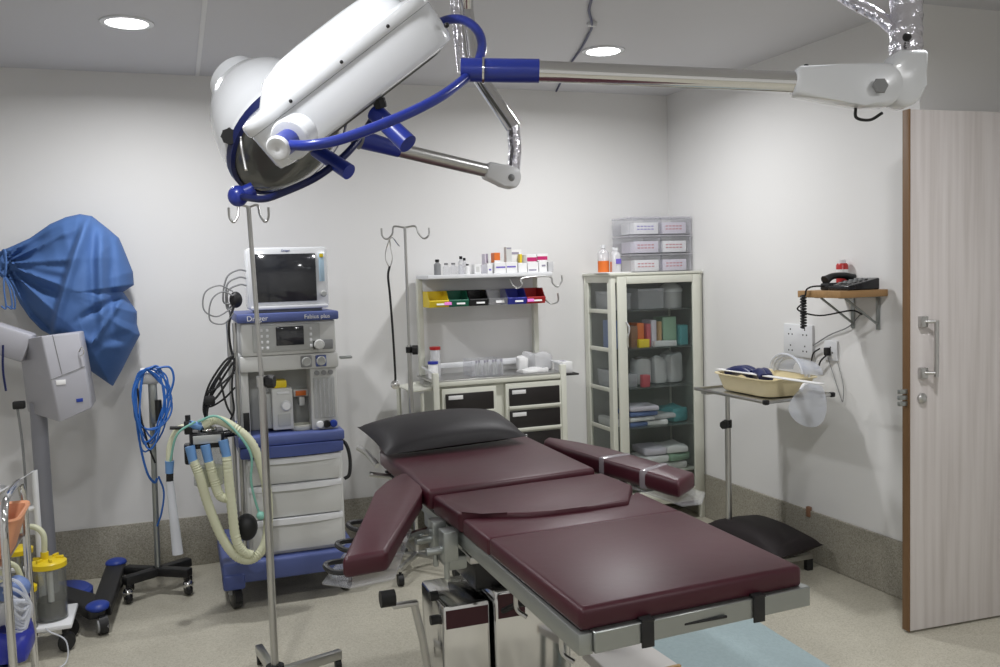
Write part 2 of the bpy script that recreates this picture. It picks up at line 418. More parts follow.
housing = sh.build('housing', 'white', LA, ang=35)
cv = MB(); loft(cv, [lambda a, b: (a*HU*1.0, b*HW*1.0, top(a)+.026), lambda a, b: (a*HU*1.012, b*HW*1.012, top(a)+.020), lambda a, b: (a*HU*1.012, b*HW*1.012, top(a)+.002),
    lambda a, b: (a*HU*1.0, b*HW*1.0, top(a)-.006), lambda a, b: (a*HU*.80, b*HW*.85, top(a)-.012), lambda a, b: (a*HU*.74+.012, b*HW*.8, top(a)-.040), lambda a, b: (a*HU*.66+.018, b*HW*.7, top(a)-.062), lambda a, b: (a*HU*.50+.018, b*HW*.55, top(a)-.076), lambda a, b: (a*HU*.25+.018, b*HW*.3, top(a)-.080)])
cover = cv.build('top_cover', 'white', LA, ang=35)
gl = MB(); loft(gl, [lambda a, b: (a*HU*.86, b*HW*.86, bot(a)+.003), lambda a, b: (a*HU*.84, b*HW*.84, bot(a)+.010)]); gl.build('front_glass', 'darkglass', LA, 'dark front glass')
for a, b, c in ((-.5, -1.0, .012), (.05, -1.0, .012), (.55, -1.0, .012)):
    MB().ball(lam(a*HU, b*HW, top(a)+c), .0055, seg=10).build('screw', 'black', cover, 'small black screw')
MB().ball(lam(HU*.975, -HW*.93, .03), .007, seg=10).build('screw', 'black', housing, 'small black screw')
# yoke with hub
hubc = pd(291, 139, 2.18); hubo = pd(277, 149, 2.11); hax = (hubo-hubc).normalized()
MB().lathe([(0, -.05), (.050, -.05), (.051, .004), (.046, .010), (.035, .012), (0, .012)], hubc, hax).build('pivot_boss', 'white', LA)
MB().cyl(hubc + hax*.0, hubo - hax*.012, .028, seg=24).build('pivot_sleeve', 'lampblue', LA, 'blue pivot sleeve')
cp = MB().lathe([(0, 0), (.028, 0), (.030, .008), (.026, .013), (.008, .014), (0, .009)], hubo - hax*.014, hax).build('pivot_cap', 'whiteplastic', LA)
slA, slB = pd(461, 70, 2.30), pd(539, 71, 2.30)
yk = MB(); yk.tube([pd(287, 145, 2.13), pd(312, 145, 2.09), pd(345, 138, 2.10), pd(400, 117, 2.14), pd(440, 97, 2.20), pd(466, 78, 2.28)], .0125, 14)
yk.tube([pd(434, 26, 2.50), pd(447, 20, 2.47), pd(463, 20, 2.44), pd(477, 30, 2.40), pd(482, 45, 2.36), pd(479, 62, 2.31), pd(479, 74, 2.30)], .0125, 14)
yk.build('yoke', 'lampblue', LA, 'blue curved yoke')
MB().cyl(slA, slB, .030, seg=28).build('arm_sleeve', 'lampblue', LA, 'blue plastic sleeve')
rg = MB(); a_, b_ = slA.lerp(slB, .27), slA.lerp(slB, .31); rg.lathe([(.0305, 0), (.0335, .001), (.0335, .006), (.0305, .007)], a_, slB-slA); rg.build('ring', 'chrome', LA)
k1, k2 = pd(793, 82, 2.3), pd(880, 88, 2.3)
MB().cyl(slB - (slB-slA).normalized()*.02, k1 + (k1-slB).normalized()*.03, .0265, seg=28).build('horizontal_arm', 'chrome', LA, 'chrome tube')
# white knuckle: tapered paddle in the plane of arm and drop, with a rounded end
ka = (k2-k1).normalized(); kn = ka.cross(V((0, 0, 1))).normalized(); ku = kn.cross(ka)
ku = -ku if ku.z < 0 else ku
Rk = MX((ka, ku, ka.cross(ku))).transposed()
L_ = (k2-k1).length
pol = [(0, .036), (0, -.035), (L_*.5, -.045), (L_*.8, -.052)] + [(L_ + .052*math.cos(t_), .005 + .055*math.sin(t_)) for t_ in [math.radians(q) for q in range(-80, 81, 20)]] + [(L_*.5, .046)]
kk = MB().prism(pol, -.032, .032, .012, 3, k1, Rk).build('knuckle', 'white', LA)
bl = MB(); bl.lathe([(.021, 0), (.019, .006), (0, .007)], k2 - ka*.018 - ku*.008 - fwd*.045, -fwd, 6); bl.build('bolt', 'greyplastic', kk, 'grey hexagonal pivot bolt')
sc2 = MB(); sc2.cyl(k1 + ka*.03 + ku*.03, k1 + ka*.03 + ku*.046, .006, seg=10); sc2.build('screw', 'black', kk)
el = MB().prism([(-.034, .075), (-.050, .02), (-.054, -.01)] + [(.046*math.cos(math.radians(q)), -.01 + .055*math.sin(math.radians(q))) for q in range(190, 361, 17)] + [(.046, .08)], -.042, .042, .014, 3, pd(902, 83, 2.31), Rk).build('elbow', 'white', LA)
MB().tube([k2 - ka*.05 - ku*.05 - kn*.02, k2 - ka*.045 - ku*.075 - kn*.02, k2 - ka*.01 - ku*.078 - kn*.02, k2 + ka*.02 - ku*.058 - kn*.02], .004, 8).build('cable_loop', 'black', LA, 'short black cable loop')
dp = MB(); dp.tube([pd(906, 64, 2.31), pd(906, 30, 2.32), pd(906, -10, 2.33), V((1.80, 1.875, 2.45)), V((1.80, 1.865, ZC-.01))], .040, 24, 8, rad=lambda t_: .040+.002*math.sin(t_*60))
drop = dp.build('drop_tube', 'foil', LA, 'foil wrapped drop tube')
MB().tube([pd(899, 34, 2.32), pd(878, 16, 2.36), pd(850, 1, 2.42), pd(790, -33, 2.55), V((1.25, 2.45, 2.57)), V((1.02, 2.68, 2.58))], .017, 16).build('extension_tube', 'foil', LA)
fk = MB(); fk.ball(pd(907, 37, 2.25), .011); fk.build('knob', 'black', LA)
MB().cyl((1.80, 1.865, ZC-.03), (1.80, 1.865, ZC), .07).build('ceiling_plate', 'white', LA)
hd = MB(); hp = pd(375, 112, 2.34); hq = pd(408, 144, 2.30); hd.cyl(hp, hq, .024, .026, 20); hd.build('handle', 'lampblue', LA, 'blue sterile handle')
kb = MB(); bentstar(kb, pd(381, 108, 2.32), nn*-1+u*.4, .018, .024); kb.build('knob', 'black', LA)

LB = thing('surgical_lamp', 'smaller domed white theatre lamp with dark glass, hung from the bent chrome tube', 'surgical lamp', (.90, 2.765, ZC))
c0, c1 = pd(237, 82, 2.88), pd(314, 163, 2.74); bx = (c1-c0).normalized(); BL = (c1-c0).length
MB().lathe([(0, -.026), (.076, -.026), (.083, -.020), (.087, .026), (.082, .036), (.0, .036)], c0, bx, 40).build('vent_cap', 'white', LB)
MB().lathe([(.062, .030), (.092, .036), (.128, .056), (.158, .100), (.184, .160), (.201, .220), (.207, .262), (.211, .268), (.211, .284), (.205, .288), (0, .288)], c0, bx, 48).build('dome', 'white', LB)
MB().lathe([(.210, .278), (.214, .281), (.214, .305), (.203, .310), (.198, .300)], c0, bx, 48).build('rim', 'navy', LB, 'navy rim band')
MB().lathe([(.204, .298), (.19, .318), (.14, .338), (0, .350)], c0, bx, 48).build('front_glass', 'darkglass', LB, 'grey front glass')
hb = pd(238, 196, 2.66)
kb2 = MB(); bentstar(kb2, pd(231, 136, 2.64), pd(226, 137, 2.56)-pd(231, 136, 2.64), .026, .030, 8); kb2.build('knob', 'black', LB, 'black star knob')
MB().tube([pd(234, 136, 2.66), pd(240, 133, 2.62), pd(242, 150, 2.60), pd(246, 170, 2.58)], .005, 8).build('hook', 'chrome', LB)
hbm = MB(); hbm.ball(hb, .030, (1, 1, 1.05)); hbm.cyl(hb, c1 + (hb-c1)*.80, .022); hbm.build('pivot_hub', 'lampblue', LB, 'blue pivot')
MB().tube([hb, pd(262, 199, 2.57), pd(282, 193, 2.53), pd(315, 178, 2.50), pd(342, 158, 2.53), pd(360, 138, 2.58), pd(374, 116, 2.66), pd(381, 98, 2.80)], .0105, 12).build('yoke', 'navy', LB, 'navy curved yoke')
s0, s1 = pd(361, 139, 2.60), pd(399, 150, 2.66)
MB().cyl(s0, s1, .028, .022, 22).build('arm_sleeve', 'lampblue', LB, 'blue tapered sleeve')
MB().cyl(s0 - (s1-s0).normalized()*.02, s0, .027, .031, 22).build('sleeve_collar', 'greyplastic', LB)
a0, a1 = s1, pd(488, 171, 2.82)
MB().cyl(a0 - (a1-a0).normalized()*.03, a1 + (a1-a0).normalized()*.03, .021, seg=20).build('arm_tube', 'steel', LB, 'chrome tube')
a2 = pd(511, 179, 2.85); aa = (a2-a1).normalized(); au = (V((0, 0, 1))-aa*aa.z).normalized(); Ra = MX((aa, au, aa.cross(au))).transposed(); L2 = (a2-a1).length
k_ = MB().prism([(-.01, .026), (-.01, -.026), (L2*.7, -.032)] + [(L2+.026*math.cos(math.radians(q)), .002+.034*math.sin(math.radians(q))) for q in range(-80, 81, 20)] + [(L2*.7, .034)], -.026, .026, .008, 2, a1, Ra).build('knuckle', 'whiteplastic', LB)
MB().ball(a2 + au*.0 - fwd*.024, .012).build('pivot_screw', 'greyplastic', k_)
MB().tube([pd(513, 178, 2.87), pd(515, 150, 2.87), pd(513, 127, 2.87)], .021, 16, smooth=False).build('lower_drop_tube', 'foil', LB, 'film wrapped tube')
MB().tube([pd(513.5, 128, 2.87), pd(478, 76, 2.88), pd(472, 55, 2.88), pd(466, 10, 2.89), V((.905, 2.76, 2.45)), V((.90, 2.765, ZC-.01))], .024, 16, smooth=False).build('drop_tube', 'chrome', LB, 'chrome tube')
MB().tube([pd(462, 72, 2.84), pd(459, 40, 2.84), pd(455, 0, 2.84), V((.87, 2.74, 2.5))], .016, 12).build('cable_tube', 'foil', LB, 'film wrapped cable')
rgm = MB(); rgm.cyl((.90, 2.765, ZC-.05), (.90, 2.765, ZC), .11); rgm.cyl((.90, 2.765, ZC-.14), (.90, 2.765, ZC-.05), .045); rgm.build('ceiling_plate', 'white', LB)
h2 = MB(); h2.cyl(pd(316, 150, 2.55), pd(349, 172, 2.50), .021, .023, 20); h2.build('handle', 'lampblue', LB, 'blue sterile handle')

# ------------------------------------------------------------------ operating table
T = .85
OT = thing('operating_table', 'burgundy padded operating table with chrome base, standing in the middle of the room', 'operating table', (1.045, 2.75, 0))
pad = lambda name, poly, z0, z1, b=.016: MB().prism(poly, z0, z1, b, 3).build(name, 'burgundy', OT)
legp = pad('leg_pad', [(.752, 1.665), (1.338, 1.700), (1.345, 2.252), (.745, 2.228)], T-.052, T, .014)
p_ = MB().prism([(.745, 2.232), (1.345, 2.256), (1.345, 2.52), (1.25, 2.42), (.96, 2.37), (.742, 2.45)], T-.055, T-.004, .010).build('seat_edge_pad', 'burgundy', OT)
curve = [(.735, 2.46), (.80, 2.435), (.86, 2.395), (.92, 2.37), (1.0, 2.365), (1.10, 2.365), (1.24, 2.372), (1.345, 2.545), (1.335, 2.745), (.722, 2.70)]
seatp = pad('seat_pad', curve, T-.05, T+.010, .012)
backp = pad('back_pad', [(.708, 2.705), (1.318, 2.755), (1.335, 3.50), (.715, 3.46)], T-.042, T+.026, .016)
hp_ = pad('head_pad', [(.75, 3.475), (1.30, 3.51), (1.29, 3.75), (.77, 3.72)], T-.035, T+.020, .016)
fr = MB()
fr.b2(.745, .778, 1.66, 3.45, .752, .798, .003); fr.b2(1.325, 1.355, 1.70, 3.45, .752, .798, .003)
for y in (2.2, 2.66, 3.42): fr.b2(.765, 1.325, y, y+.04, .745, .785, .003)
fr.build('side_rail', 'greysteel', OT, 'steel side rails')
MB().prism([(.778, 1.652), (1.352, 1.692), (1.350, 1.716), (.778, 1.680)], .755, .801, .002, 1).build('foot_plate', 'greysteel', OT, 'grey end plate')
un = MB(); un.prism([(.775, 1.685), (1.325, 1.72), (1.325, 2.22), (.775, 2.2)], .780, T-.052, 0); un.prism([(.75, 2.23), (1.34, 2.25), (1.32, 3.45), (.73, 3.43)], .785, T-.058, 0)
un.build('pad_base', 'black', OT, 'black underside board')
for px in (.905, 1.200):
    yb = 1.652 + (px-.778)/.574*.04 - .004
    st = MB(); st.box((px, yb, .776), (.030, .004, .060), .001); st.box((px, yb+.02, .806), (.030, .05, .006), .001)
    st.build('strap', 'black', OT, 'black fastening strap')
slot = MB(); slot.box((1.055, 1.670, .776), (.11, .006, .006), .002); slot.build('slot', 'black', OT)
# base
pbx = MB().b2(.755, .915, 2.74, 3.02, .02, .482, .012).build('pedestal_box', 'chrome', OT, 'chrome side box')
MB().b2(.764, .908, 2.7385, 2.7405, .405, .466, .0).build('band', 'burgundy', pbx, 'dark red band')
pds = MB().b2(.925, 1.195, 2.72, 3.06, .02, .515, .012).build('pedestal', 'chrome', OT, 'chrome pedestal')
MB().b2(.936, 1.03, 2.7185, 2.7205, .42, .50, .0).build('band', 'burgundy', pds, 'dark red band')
MB().b2(.88, 1.21, 2.78, 3.14, .50, .62, .01).build('column', 'blackgloss', OT, 'black column cover')
MB().b2(.84, 1.25, 2.70, 3.20, .62, .645, .004).build('column_plate', 'steel', OT)
cl = MB(); cl.b2(.80, 1.30, 2.78, 3.12, .645, .74, .01); cl.build('tilt_block', 'greysteel', OT)
bf = MB(); bf.prism([(.93, 2.62), (1.26, 2.62), (1.26, 3.45), (.93, 3.45)], .03, .10, .02); bf.build('base_plate', 'steel', OT)
for y in (2.85, 2.93):
    MB().cyl((.755, 2.80, y-2.43), (.728, 2.80, y-2.43), .016, seg=14).build('knob', 'black', OT, 'black knob')
# pedal with black grip on the near flank
pdl = MB(); pdl.box((.645, 2.80, .487), (.085, .028, .014), .003); pdl.tube([(.675, 2.80, .485), (.70, 2.80, .36), (.735, 2.80, .10)], .013, 8, smooth=False); pdl.build('pedal_lever', 'steel', OT, 'steel lever')
MB().cyl((.565, 2.80, .515), (.612, 2.80, .515), .027, seg=18).build('pedal_grip', 'black', OT, 'black grip')
# clamps and levers under the back section
cm = MB()
for (x, y) in ((.72, 2.62), (.72, 2.50)):
    cm.b2(x-.03, x+.015, y-.03, y+.03, .715, .805, .006); cm.cyl((x-.03, y, .745), (x-.075, y, .745), .012); cm.cyl((x-.015, y, .80), (x-.015, y, .66), .008)
cm.b2(.715, .775, 2.52, 2.66, .672, .715, .006)
cm.build('rail_clamp', 'greysteel', OT, 'chrome rail clamps')
lv = MB(); lv.tube([ay(503, 611, 2.62), ay(520, 604, 2.55), ay(538, 608, 2.5), ay(553, 622, 2.45)], .009, 8); lv.build('release_lever', 'black', OT, 'black release lever')
for y_ in (1.83, 2.12): MB().tube([(.78, y_, .755), (.78, y_, .69), (.80, y_-.02, .67)], .006, 8).build('support_hook', 'steel', OT)
# arm boards
def armboard(poly, z, lean, label):
    b = MB().prism(poly, z-.052, z, .014, 3); 
    return b
A1 = [(.700, 3.09), (.745, 3.06), (.742, 2.97), (.700, 2.80), (.463, 2.236), (.345, 2.220), (.560, 2.85), (.620, 2.985)]
A1 = [(x, y-.06) for x, y in A1]
ab = MB().prism(A1, .813, .868, .014, 3).build('arm_board', 'burgundy', OT, 'arm board swung out on the near flank')
# tray under the pad
cx_ = sum(p[0] for p in A1)/8; cy_ = sum(p[1] for p in A1)/8
tr = MB().prism([(.300, 2.20), (.36, 2.14), (.475, 2.16), (.62, 2.56), (.50, 2.66)], .796, .803, .002, 1); tr.build('tray', 'clear', ab, 'clear tray under the pad')
ea, eb = V((.350, 2.175, .826)), V((.556, 2.775, .826)); et = (eb-ea).normalized(); en = V((-et.y, et.x, 0))
for q in (.08, .36, .66):
    p = ea.lerp(eb, q)
    MB().tube([p-et*.045-en*.01, p-et*.040+en*.025, p-et*.015+en*.050+V((0, 0, .006)), p+et*.020+en*.048+V((0, 0, .004)), p+et*.045+en*.02, p+et*.048-en*.01], .0075, 8).build('strap', 'black', ab, 'black wrist strap')
MB().tube([(.58, 2.5, .795), (.66, 2.62, .77), (.72, 2.66, .76)], .012, 8).build('bracket', 'chrome', ab)
A2 = [(1.395, 3.36), (1.463, 3.190), (1.496, 3.02), (1.572, 2.535), (1.450, 2.435), (1.392, 2.88), (1.350, 3.10), (1.348, 3.30)]
ab2 = MB().prism(A2, .822, .880, .016, 3).build('arm_board', 'burgundy', OT, 'arm board swung out on the far flank')
for q in (.35, .72):
    a, b = V((1.365, 3.10, 0)).lerp(V((1.452, 2.437, 0)), q), V((1.48, 3.08, 0)).lerp(V((1.570, 2.535, 0)), q)
    m_ = (a+b)/2; d_ = (b-a); ang_ = math.atan2(d_.y, d_.x)
    MB().box((m_.x, m_.y, .851), (d_.length+.012, .034, .066), .010, MX.Rotation(ang_, 3, 'Z'), 2).build('strap', 'strapclear', ab2, 'greyish film strap')
MB().prism([(1.42, 3.0), (1.50, 3.0), (1.60, 2.52), (1.52, 2.415), (1.45, 2.42), (1.40, 2.9)], .804, .812, .002, 1).build('tray', 'clear', ab2, 'clear tray under the pad')
bk = MB(); bk.tube([(1.335, 2.98, .76), (1.40, 2.95, .77), (1.45, 2.8, .795)], .013, 8); bk.box((1.365, 2.95, .765), (.05, .05, .07), .006); bk.build('bracket', 'black', ab2, 'black bracket')
# wing at the head end
MB().tube([(.715, 3.50, .80), (.69, 3.56, .84), (.66, 3.60, .86)], .012, 8).build('head_clamp', 'steel', OT); MB().cyl((.745, 3.36, .78), (.655, 3.36, .80), .010).build('head_clamp', 'steel', OT)
# pillow
pw = MB(); pw.pillow(az(386, 455, .895), az(528, 436, .905), az(497, 413, .945), az(357, 427, .945), .072, 24, .03, .0006, .35, 3)
tag(pw.build('pillow', 'blackvinyl'), 'black vinyl pillow lying on the head end of the operating table', 'pillow')

# ------------------------------------------------------------------ IV stands
def hooks(mb, c, half, drop, r):
    c = V(c)
    for s in (-1, 1):
        mb.tube([c + V((0, 0, .0)), c + V((s*half*.45, 0, .006)), c + V((s*half*.55, -.01, -drop*.55)), c + V((s*half*.78, -.012, -drop)), c + V((s*half*.98, -.012, -drop*.7)), c + V((s*half, -.012, -drop*.05))], r, 8)
N1 = V((.276, 3.42, 0))
iv = thing('iv_stand', 'tall steel drip stand in front of the anaesthesia machine', 'drip stand', N1)
tp = ay(248.5, 207, 3.42); 
MB().cyl((.280, 3.42, 1.165), tp, .0085, seg=14).build('upper_pole', 'steel', iv)
MB().cyl((.278, 3.42, .045), (.280, 3.42, 1.185), .0145, seg=16).build('lower_pole', 'steel', iv)
hm = MB(); hooks(hm, tp, .07, .055, .0045); hm.build('hook', 'steel', iv)
cl_ = MB(); cl_.cyl((.280, 3.42, 1.155), (.280, 3.42, 1.195), .020); cl_.build('collar', 'steel', iv)
kbm = MB(); bentstar(kbm, (.297, 3.405, 1.176), (1, -.4, 0), .026, .028); kbm.build('clamp_knob', 'black', iv, 'black clamp knob')
for k, a in enumerate((18, 98, 190, 280)):
    d_ = V((math.cos(math.radians(a)), math.sin(math.radians(a)), 0)); c_ = V((.278, 3.42, 0))
    lm = MB(); lm.box(c_ + d_*.14 + V((0, 0, .060)), (.27, .030, .036), .003, MX.Rotation(math.radians(a), 3, 'Z')); L1 = lm.build('leg', 'steel', iv)
    wm = MB(); e_ = c_ + d_*.262; wm.cyl(e_ + V((0, 0, .05)), e_ + V((0, 0, .025)), .007); wm.cyl(e_ + V((-.012, 0, .022)), e_ + V((.012, 0, .022)), .022); wm.build('caster', 'black', L1, 'black caster')
hubm = MB(); hubm.cyl((.278, 3.42, .04), (.278, 3.42, .095), .034); hubm.build('hub', 'black', iv, 'black hub')

N2 = V((1.122, 4.55, 0))
iv2 = thing('iv_stand', 'drip stand with twin hooks behind the operating table, carrying the stethoscope', 'drip stand', N2)
MB().cyl((1.122, 4.55, 1.17), (1.122, 4.55, 1.800), .0075, seg=14).build('upper_pole', 'steel', iv2)
MB().cyl((1.122, 4.55, .08), (1.122, 4.55, 1.19), .0125, seg=16).build('lower_pole', 'steel', iv2)
hm = MB(); hooks(hm, (1.122, 4.55, 1.797), .125, .058, .005); hm.build('hook', 'steel', iv2)
kbm = MB(); bentstar(kbm, (1.135, 4.535, 1.165), (1, -.4, 0), .026, .028); kbm.cyl((1.122, 4.55, 1.15), (1.122, 4.55, 1.18), .018); kbm.build('clamp_knob', 'black', iv2, 'black clamp knob')
for a in (20, 92, 164, 236, 308):
    d_ = V((math.cos(math.radians(a)), math.sin(math.radians(a)), 0))
    L1 = MB().box(N2 + d_*.135 + V((0, 0, .085)), (.26, .024, .022), .003, MX.Rotation(math.radians(a), 3, 'Z')).build('leg', 'steel', iv2)
    wm = MB(); e_ = N2 + d_*.25; wm.cyl(e_ + V((0, 0, .075)), e_ + V((0, 0, .05)), .008); wm.cyl(e_ + V((-.014, 0, .03)), e_ + V((.014, 0, .03)), .030); wm.build('caster', 'black', L1, 'black caster')
# stethoscope hanging from the hook
sx, sy = 1.030, 4.52
ste = thing('stethoscope', 'black stethoscope hanging from the twin-hook drip stand', 'stethoscope', (sx, sy, .98))
MB().tube([(sx-.002, sy, 1.60), (sx-.012, sy, 1.55), (sx-.006, sy, 1.45), (sx+.002, sy, 1.25), (sx+.006, sy, 1.05), (sx+.004, sy, 1.01)], .006, 8).build('tubing', 'black', ste)
ey = MB(); ey.tube([(sx-.002, sy, 1.59), (sx-.022, sy, 1.64), (sx-.012, sy, 1.70), (sx+.012, sy-.012, 1.745), (sx+.05, sy-.01, 1.70)], .0032, 6)
ey.tube([(sx-.002, sy, 1.59), (sx+.014, sy, 1.64), (sx+.006, sy, 1.70), (sx+.0, sy-.012, 1.742)], .0032, 6); ey.build('ear_tubes', 'chrome', ste, 'chrome ear tubes')
MB().lathe([(0, -.012), (.022, -.010), (.024, 0), (.012, .010), (0, .012)], (sx+.004, sy, .992), (0, -1, 0)).build('chest_piece', 'chrome', ste)

# ------------------------------------------------------------------ anaesthesia machine
AM = thing('anaesthesia_machine', 'grey and blue wheeled anaesthesia machine with three pale drawers', 'anaesthesia machine', (.47, 4.65, 0))
B = lambda: MB()
B().prism([(.135, 4.33), (.735, 4.33), (.775, 4.40), (.775, 4.98), (.135, 4.98)], .125, .225, .014).build('base', 'blue', AM, 'blue base')
B().prism([(.135, 4.32), (.235, 4.32), (.235, 4.45), (.135, 4.45)], .10, .175, .012).build('bumper', 'blue2', AM)
def caster(x, y, par, r=.058):
    a = MB(); a.b2(x-.032, x+.032, y-.03, y+.05, .07, .128, .008); c = a.build('caster', 'greyplastic', par, 'grey caster')
    w = MB(); w.lathe([(0, -.022), (r*.75, -.022), (r, -.016), (r, .016), (r*.75, .022), (0, .022)], (x, y, r), (1, .25, 0)); w.build('wheel', 'blackgloss', c, 'dark wheel')
for x, y in ((.19, 4.375), (.715, 4.42), (.19, 4.92), (.72, 4.92)): caster(x, y, AM)
cab = B().b2(.265, .725, 4.385, 4.93, .225, .708, .012).build('drawer_cabinet', 'machine', AM)
def drawer(z0, z1):
    d = B().b2(.280, .708, 4.366, 4.395, z0, z1-.03, .006).build('drawer', 'machine', AM)
    poly = [(.274, 4.392), (.274, 4.366)] + [(.274+.44*k/10, 4.366-.018*math.sin(PI*k/10)) for k in range(1, 10)] + [(.714, 4.366), (.714, 4.392)]
    B().prism(poly, z1-.034, z1-.006, .004, 2).build('drawer_lip', 'whiteplastic', d, 'white bowed lip')
drawer(.245, .41); drawer(.41, .575); drawer(.575, .706)
B().b2(.235, .735, 4.35, 4.93, .762, .812, .010).build('work_surface', 'blue', AM, 'blue work surface')
po = [(.242, 4.90), (.242, 4.352)] + [(.242+.486*k/10, 4.352-.022*math.sin(PI*k/10)) for k in range(1, 10)] + [(.728, 4.352), (.728, 4.90)]
B().prism(po, .708, .760, .008, 2).build('pull_out_shelf', 'blue2', AM, 'blue pull-out shelf')
B().b2(.262, .300, 4.42, 4.92, .812, 1.12, .006).build('side_panel', 'machine', AM)
B().b2(.300, .60, 4.545, 4.92, .812, 1.12, .004).build('recess_panel', 'machine2', AM)
fl = B().b2(.588, .716, 4.40, 4.92, .812, 1.12, .008).build('flow_meter', 'machine', AM)
B().b2(.601, .703, 4.393, 4.402, .870, 1.070, .002).build('scale_panel', 'machine2', fl)
for k in range(5): B().cyl((.612+.020*k, 4.388, .875), (.612+.020*k, 4.388, 1.062), .0055, seg=10).build('flow_tube', 'clear', fl, 'clear flow tube')
for k in range(3): B().cyl((.620+.033*k, 4.402, 1.092), (.620+.033*k, 4.388, 1.092), .012, seg=16).build('gauge', 'greyplastic', fl)
for k, m_ in enumerate(('whiteplastic', 'blackgloss', 'royal')): B().lathe([(0, .0), (.017, 0), (.019, .012), (.015, .024), (0, .026)], (.624+.033*k, 4.400, .840), (0, -1, 0)).build('flow_knob', m_, fl)
hdr = B().b2(.262, .726, 4.38, 4.93, 1.115, 1.190, .010).build('header', 'machine', AM)
for x, m_ in ((.570, 'greyplastic'), (.640, 'blue')):
    B().b2(x-.026, x+.026, 4.374, 4.384, 1.124, 1.180, .010).build('gauge_mount', m_, hdr)
    B().lathe([(0, 0), (.021, 0), (.023, .006), (.018, .010), (.018, .007), (0, .007)], (x, 4.376, 1.152), (0, -1, 0)).build('gauge', 'machine2', hdr)
cbx = B().b2(.272, .716, 4.375, 4.93, 1.190, 1.350, .012).build('control_panel', 'machine', AM)
B().b2(.325, .640, 4.366, 4.380, 1.208, 1.336, .004).build('fascia', 'machine2', cbx)
B().b2(.432, .562, 4.361, 4.370, 1.236, 1.326, .003).build('display', 'screen', cbx, 'dark display')
B().b2(.600, .700, 4.366, 4.380, 1.208, 1.254, .004).build('knob_plate', 'greyplastic', cbx)
B().lathe([(0, 0), (.024, 0), (.026, .012), (.021, .026), (0, .028)], (.632, 4.367, 1.232), (0, -1, 0)).build('selector_knob', 'machine', cbx)
bt = B()
for k in range(4):
    for x in (.365, .392, .595): bt.box((x, 4.364, 1.228+.028*k), (.012, .006, .014), .002)
bt.build('key', 'whiteplastic', cbx)
tsh = B().b2(.256, .730, 4.35, 4.93, 1.350, 1.392, .008).build('top_shelf', 'blue', AM, 'blue top shelf')
text('Dräger', .034, (.300, 4.3485, 1.359), (PI/2, 0, 0), 'paper', tsh)
text('Fabius plus', .028, (.565, 4.3485, 1.360), (PI/2, 0, 0), 'paper', tsh)
# vaporizer and bracket in the recess
vp = B().b2(.405, .505, 4.43, 4.54, .822, 1.025, .008).build('vaporiser', 'machine', AM, 'pale vaporiser block with yellow top')
B().b2(.412, .480, 4.44, 4.535, 1.025, 1.062, .006).build('vaporiser_top', 'yellow', vp, 'yellow top')
vk = B(); vk.lathe([(0, 0), (.024, 0), (.026, .010), (.018, .024), (0, .026)], (.470, 4.430, .940), (0, -1, 0)); vk.b2(.430, .490, 4.424, 4.434, .996, 1.008, .002); vk.build('dial', 'whiteplastic', vp, 'white dial')
B().b2(.430, .490, 4.425, 4.432, .84, .90, .002).build('lower_panel', 'machine2', vp)
B().b2(.36, .405, 4.45, 4.54, .83, 1.0, .006).build('vaporiser_side', 'machine2', AM)
br = B(); br.b2(.515, .588, 4.49, 4.545, .970, 1.006, .004); br.b2(.540, .566, 4.47, 4.54, .928, .970, .003); brk = br.build('vaporiser_mount', 'machine', AM)
B().b2(.525, .575, 4.482, 4.492, .976, 1.000, .001).build('mount_label', 'orange', brk, 'orange label')
B().lathe([(0, 0), (.05, 0), (.056, .010), (.056, .022), (.048, .026), (.044, .016), (0, .014)], (.545, 4.47, .813)).build('absorber_ring', 'cream', AM, 'cream ring')
B().b2(.268, .296, 4.412, 4.424, .83, .92, .002).build('vent_slot', 'black', AM)
for x, y in ((.248, 4.42), (.236, 4.75)): B().cyl((x, y, .225), (x, y, 1.35), .010).build('side_rail', 'steel', AM)
B().tube([(.735, 4.55, .735), (.765, 4.50, .71), (.778, 4.48, .64), (.768, 4.46, .565), (.742, 4.46, .545)], .009, 10).build('side_handle', 'black', AM, 'black side handle')
B().b2(.742, .80, 4.42, 4.46, 1.150, 1.163, .003).build('side_hook', 'greysteel', AM)
# breathing system
blk = B(); blk.b2(.02, .17, 4.22, 4.36, .80, .875, .012); blk.cyl((.12, 4.36, .83), (.25, 4.45, .83), .018); blk.b2(-.005, .04, 4.24, 4.32, .73, .82, .010); blk.b2(.15, .19, 4.24, 4.32, .76, .83, .010)
bs = blk.build('breathing_block', 'blackgloss', AM, 'dark breathing block')
B().ball((.10, 4.28, .880), .042, (1, 1, .55)).build('valve_dome', 'chrome', bs, 'chrome valve dome')
for x, z, a in ((.020, .80, 0), (.085, .80, .3), (.163, .815, 0)): B().cyl((x, 4.21, z+.02), (x+.012, 4.205, z-.055), .022, .020, 16).build('hose_connector', 'connblue', bs, 'blue hose connector')
B().cyl((.02, 4.24, .915), (.075, 4.24, .90), .018).build('hose_connector', 'connblue', bs, 'blue hose connector')
B().cyl((-.068, 4.25, .755), (-.072, 4.25, .70), .020, .017).build('hose_connector', 'connblue', bs, 'blue hose connector')
B().b2(.035, .155, 4.212, 4.222, .825, .862, .003).build('front_plate', 'machine2', bs, 'grey front plate')
bt_ = B(); bt_.b2(.0, .035, 4.225, 4.265, .87, .93, .006); bt_.cyl((.018, 4.245, .93), (.018, 4.245, .955), .012); bt_.tube([(-.07, 4.25, .70), (-.072, 4.25, .665)], .016, 10, smooth=False); bt_.tube([(-.06, 4.24, .905), (.0, 4.24, .90)], .008, 8, smooth=False); bt_.build('valve_body', 'black', bs, 'black valve')
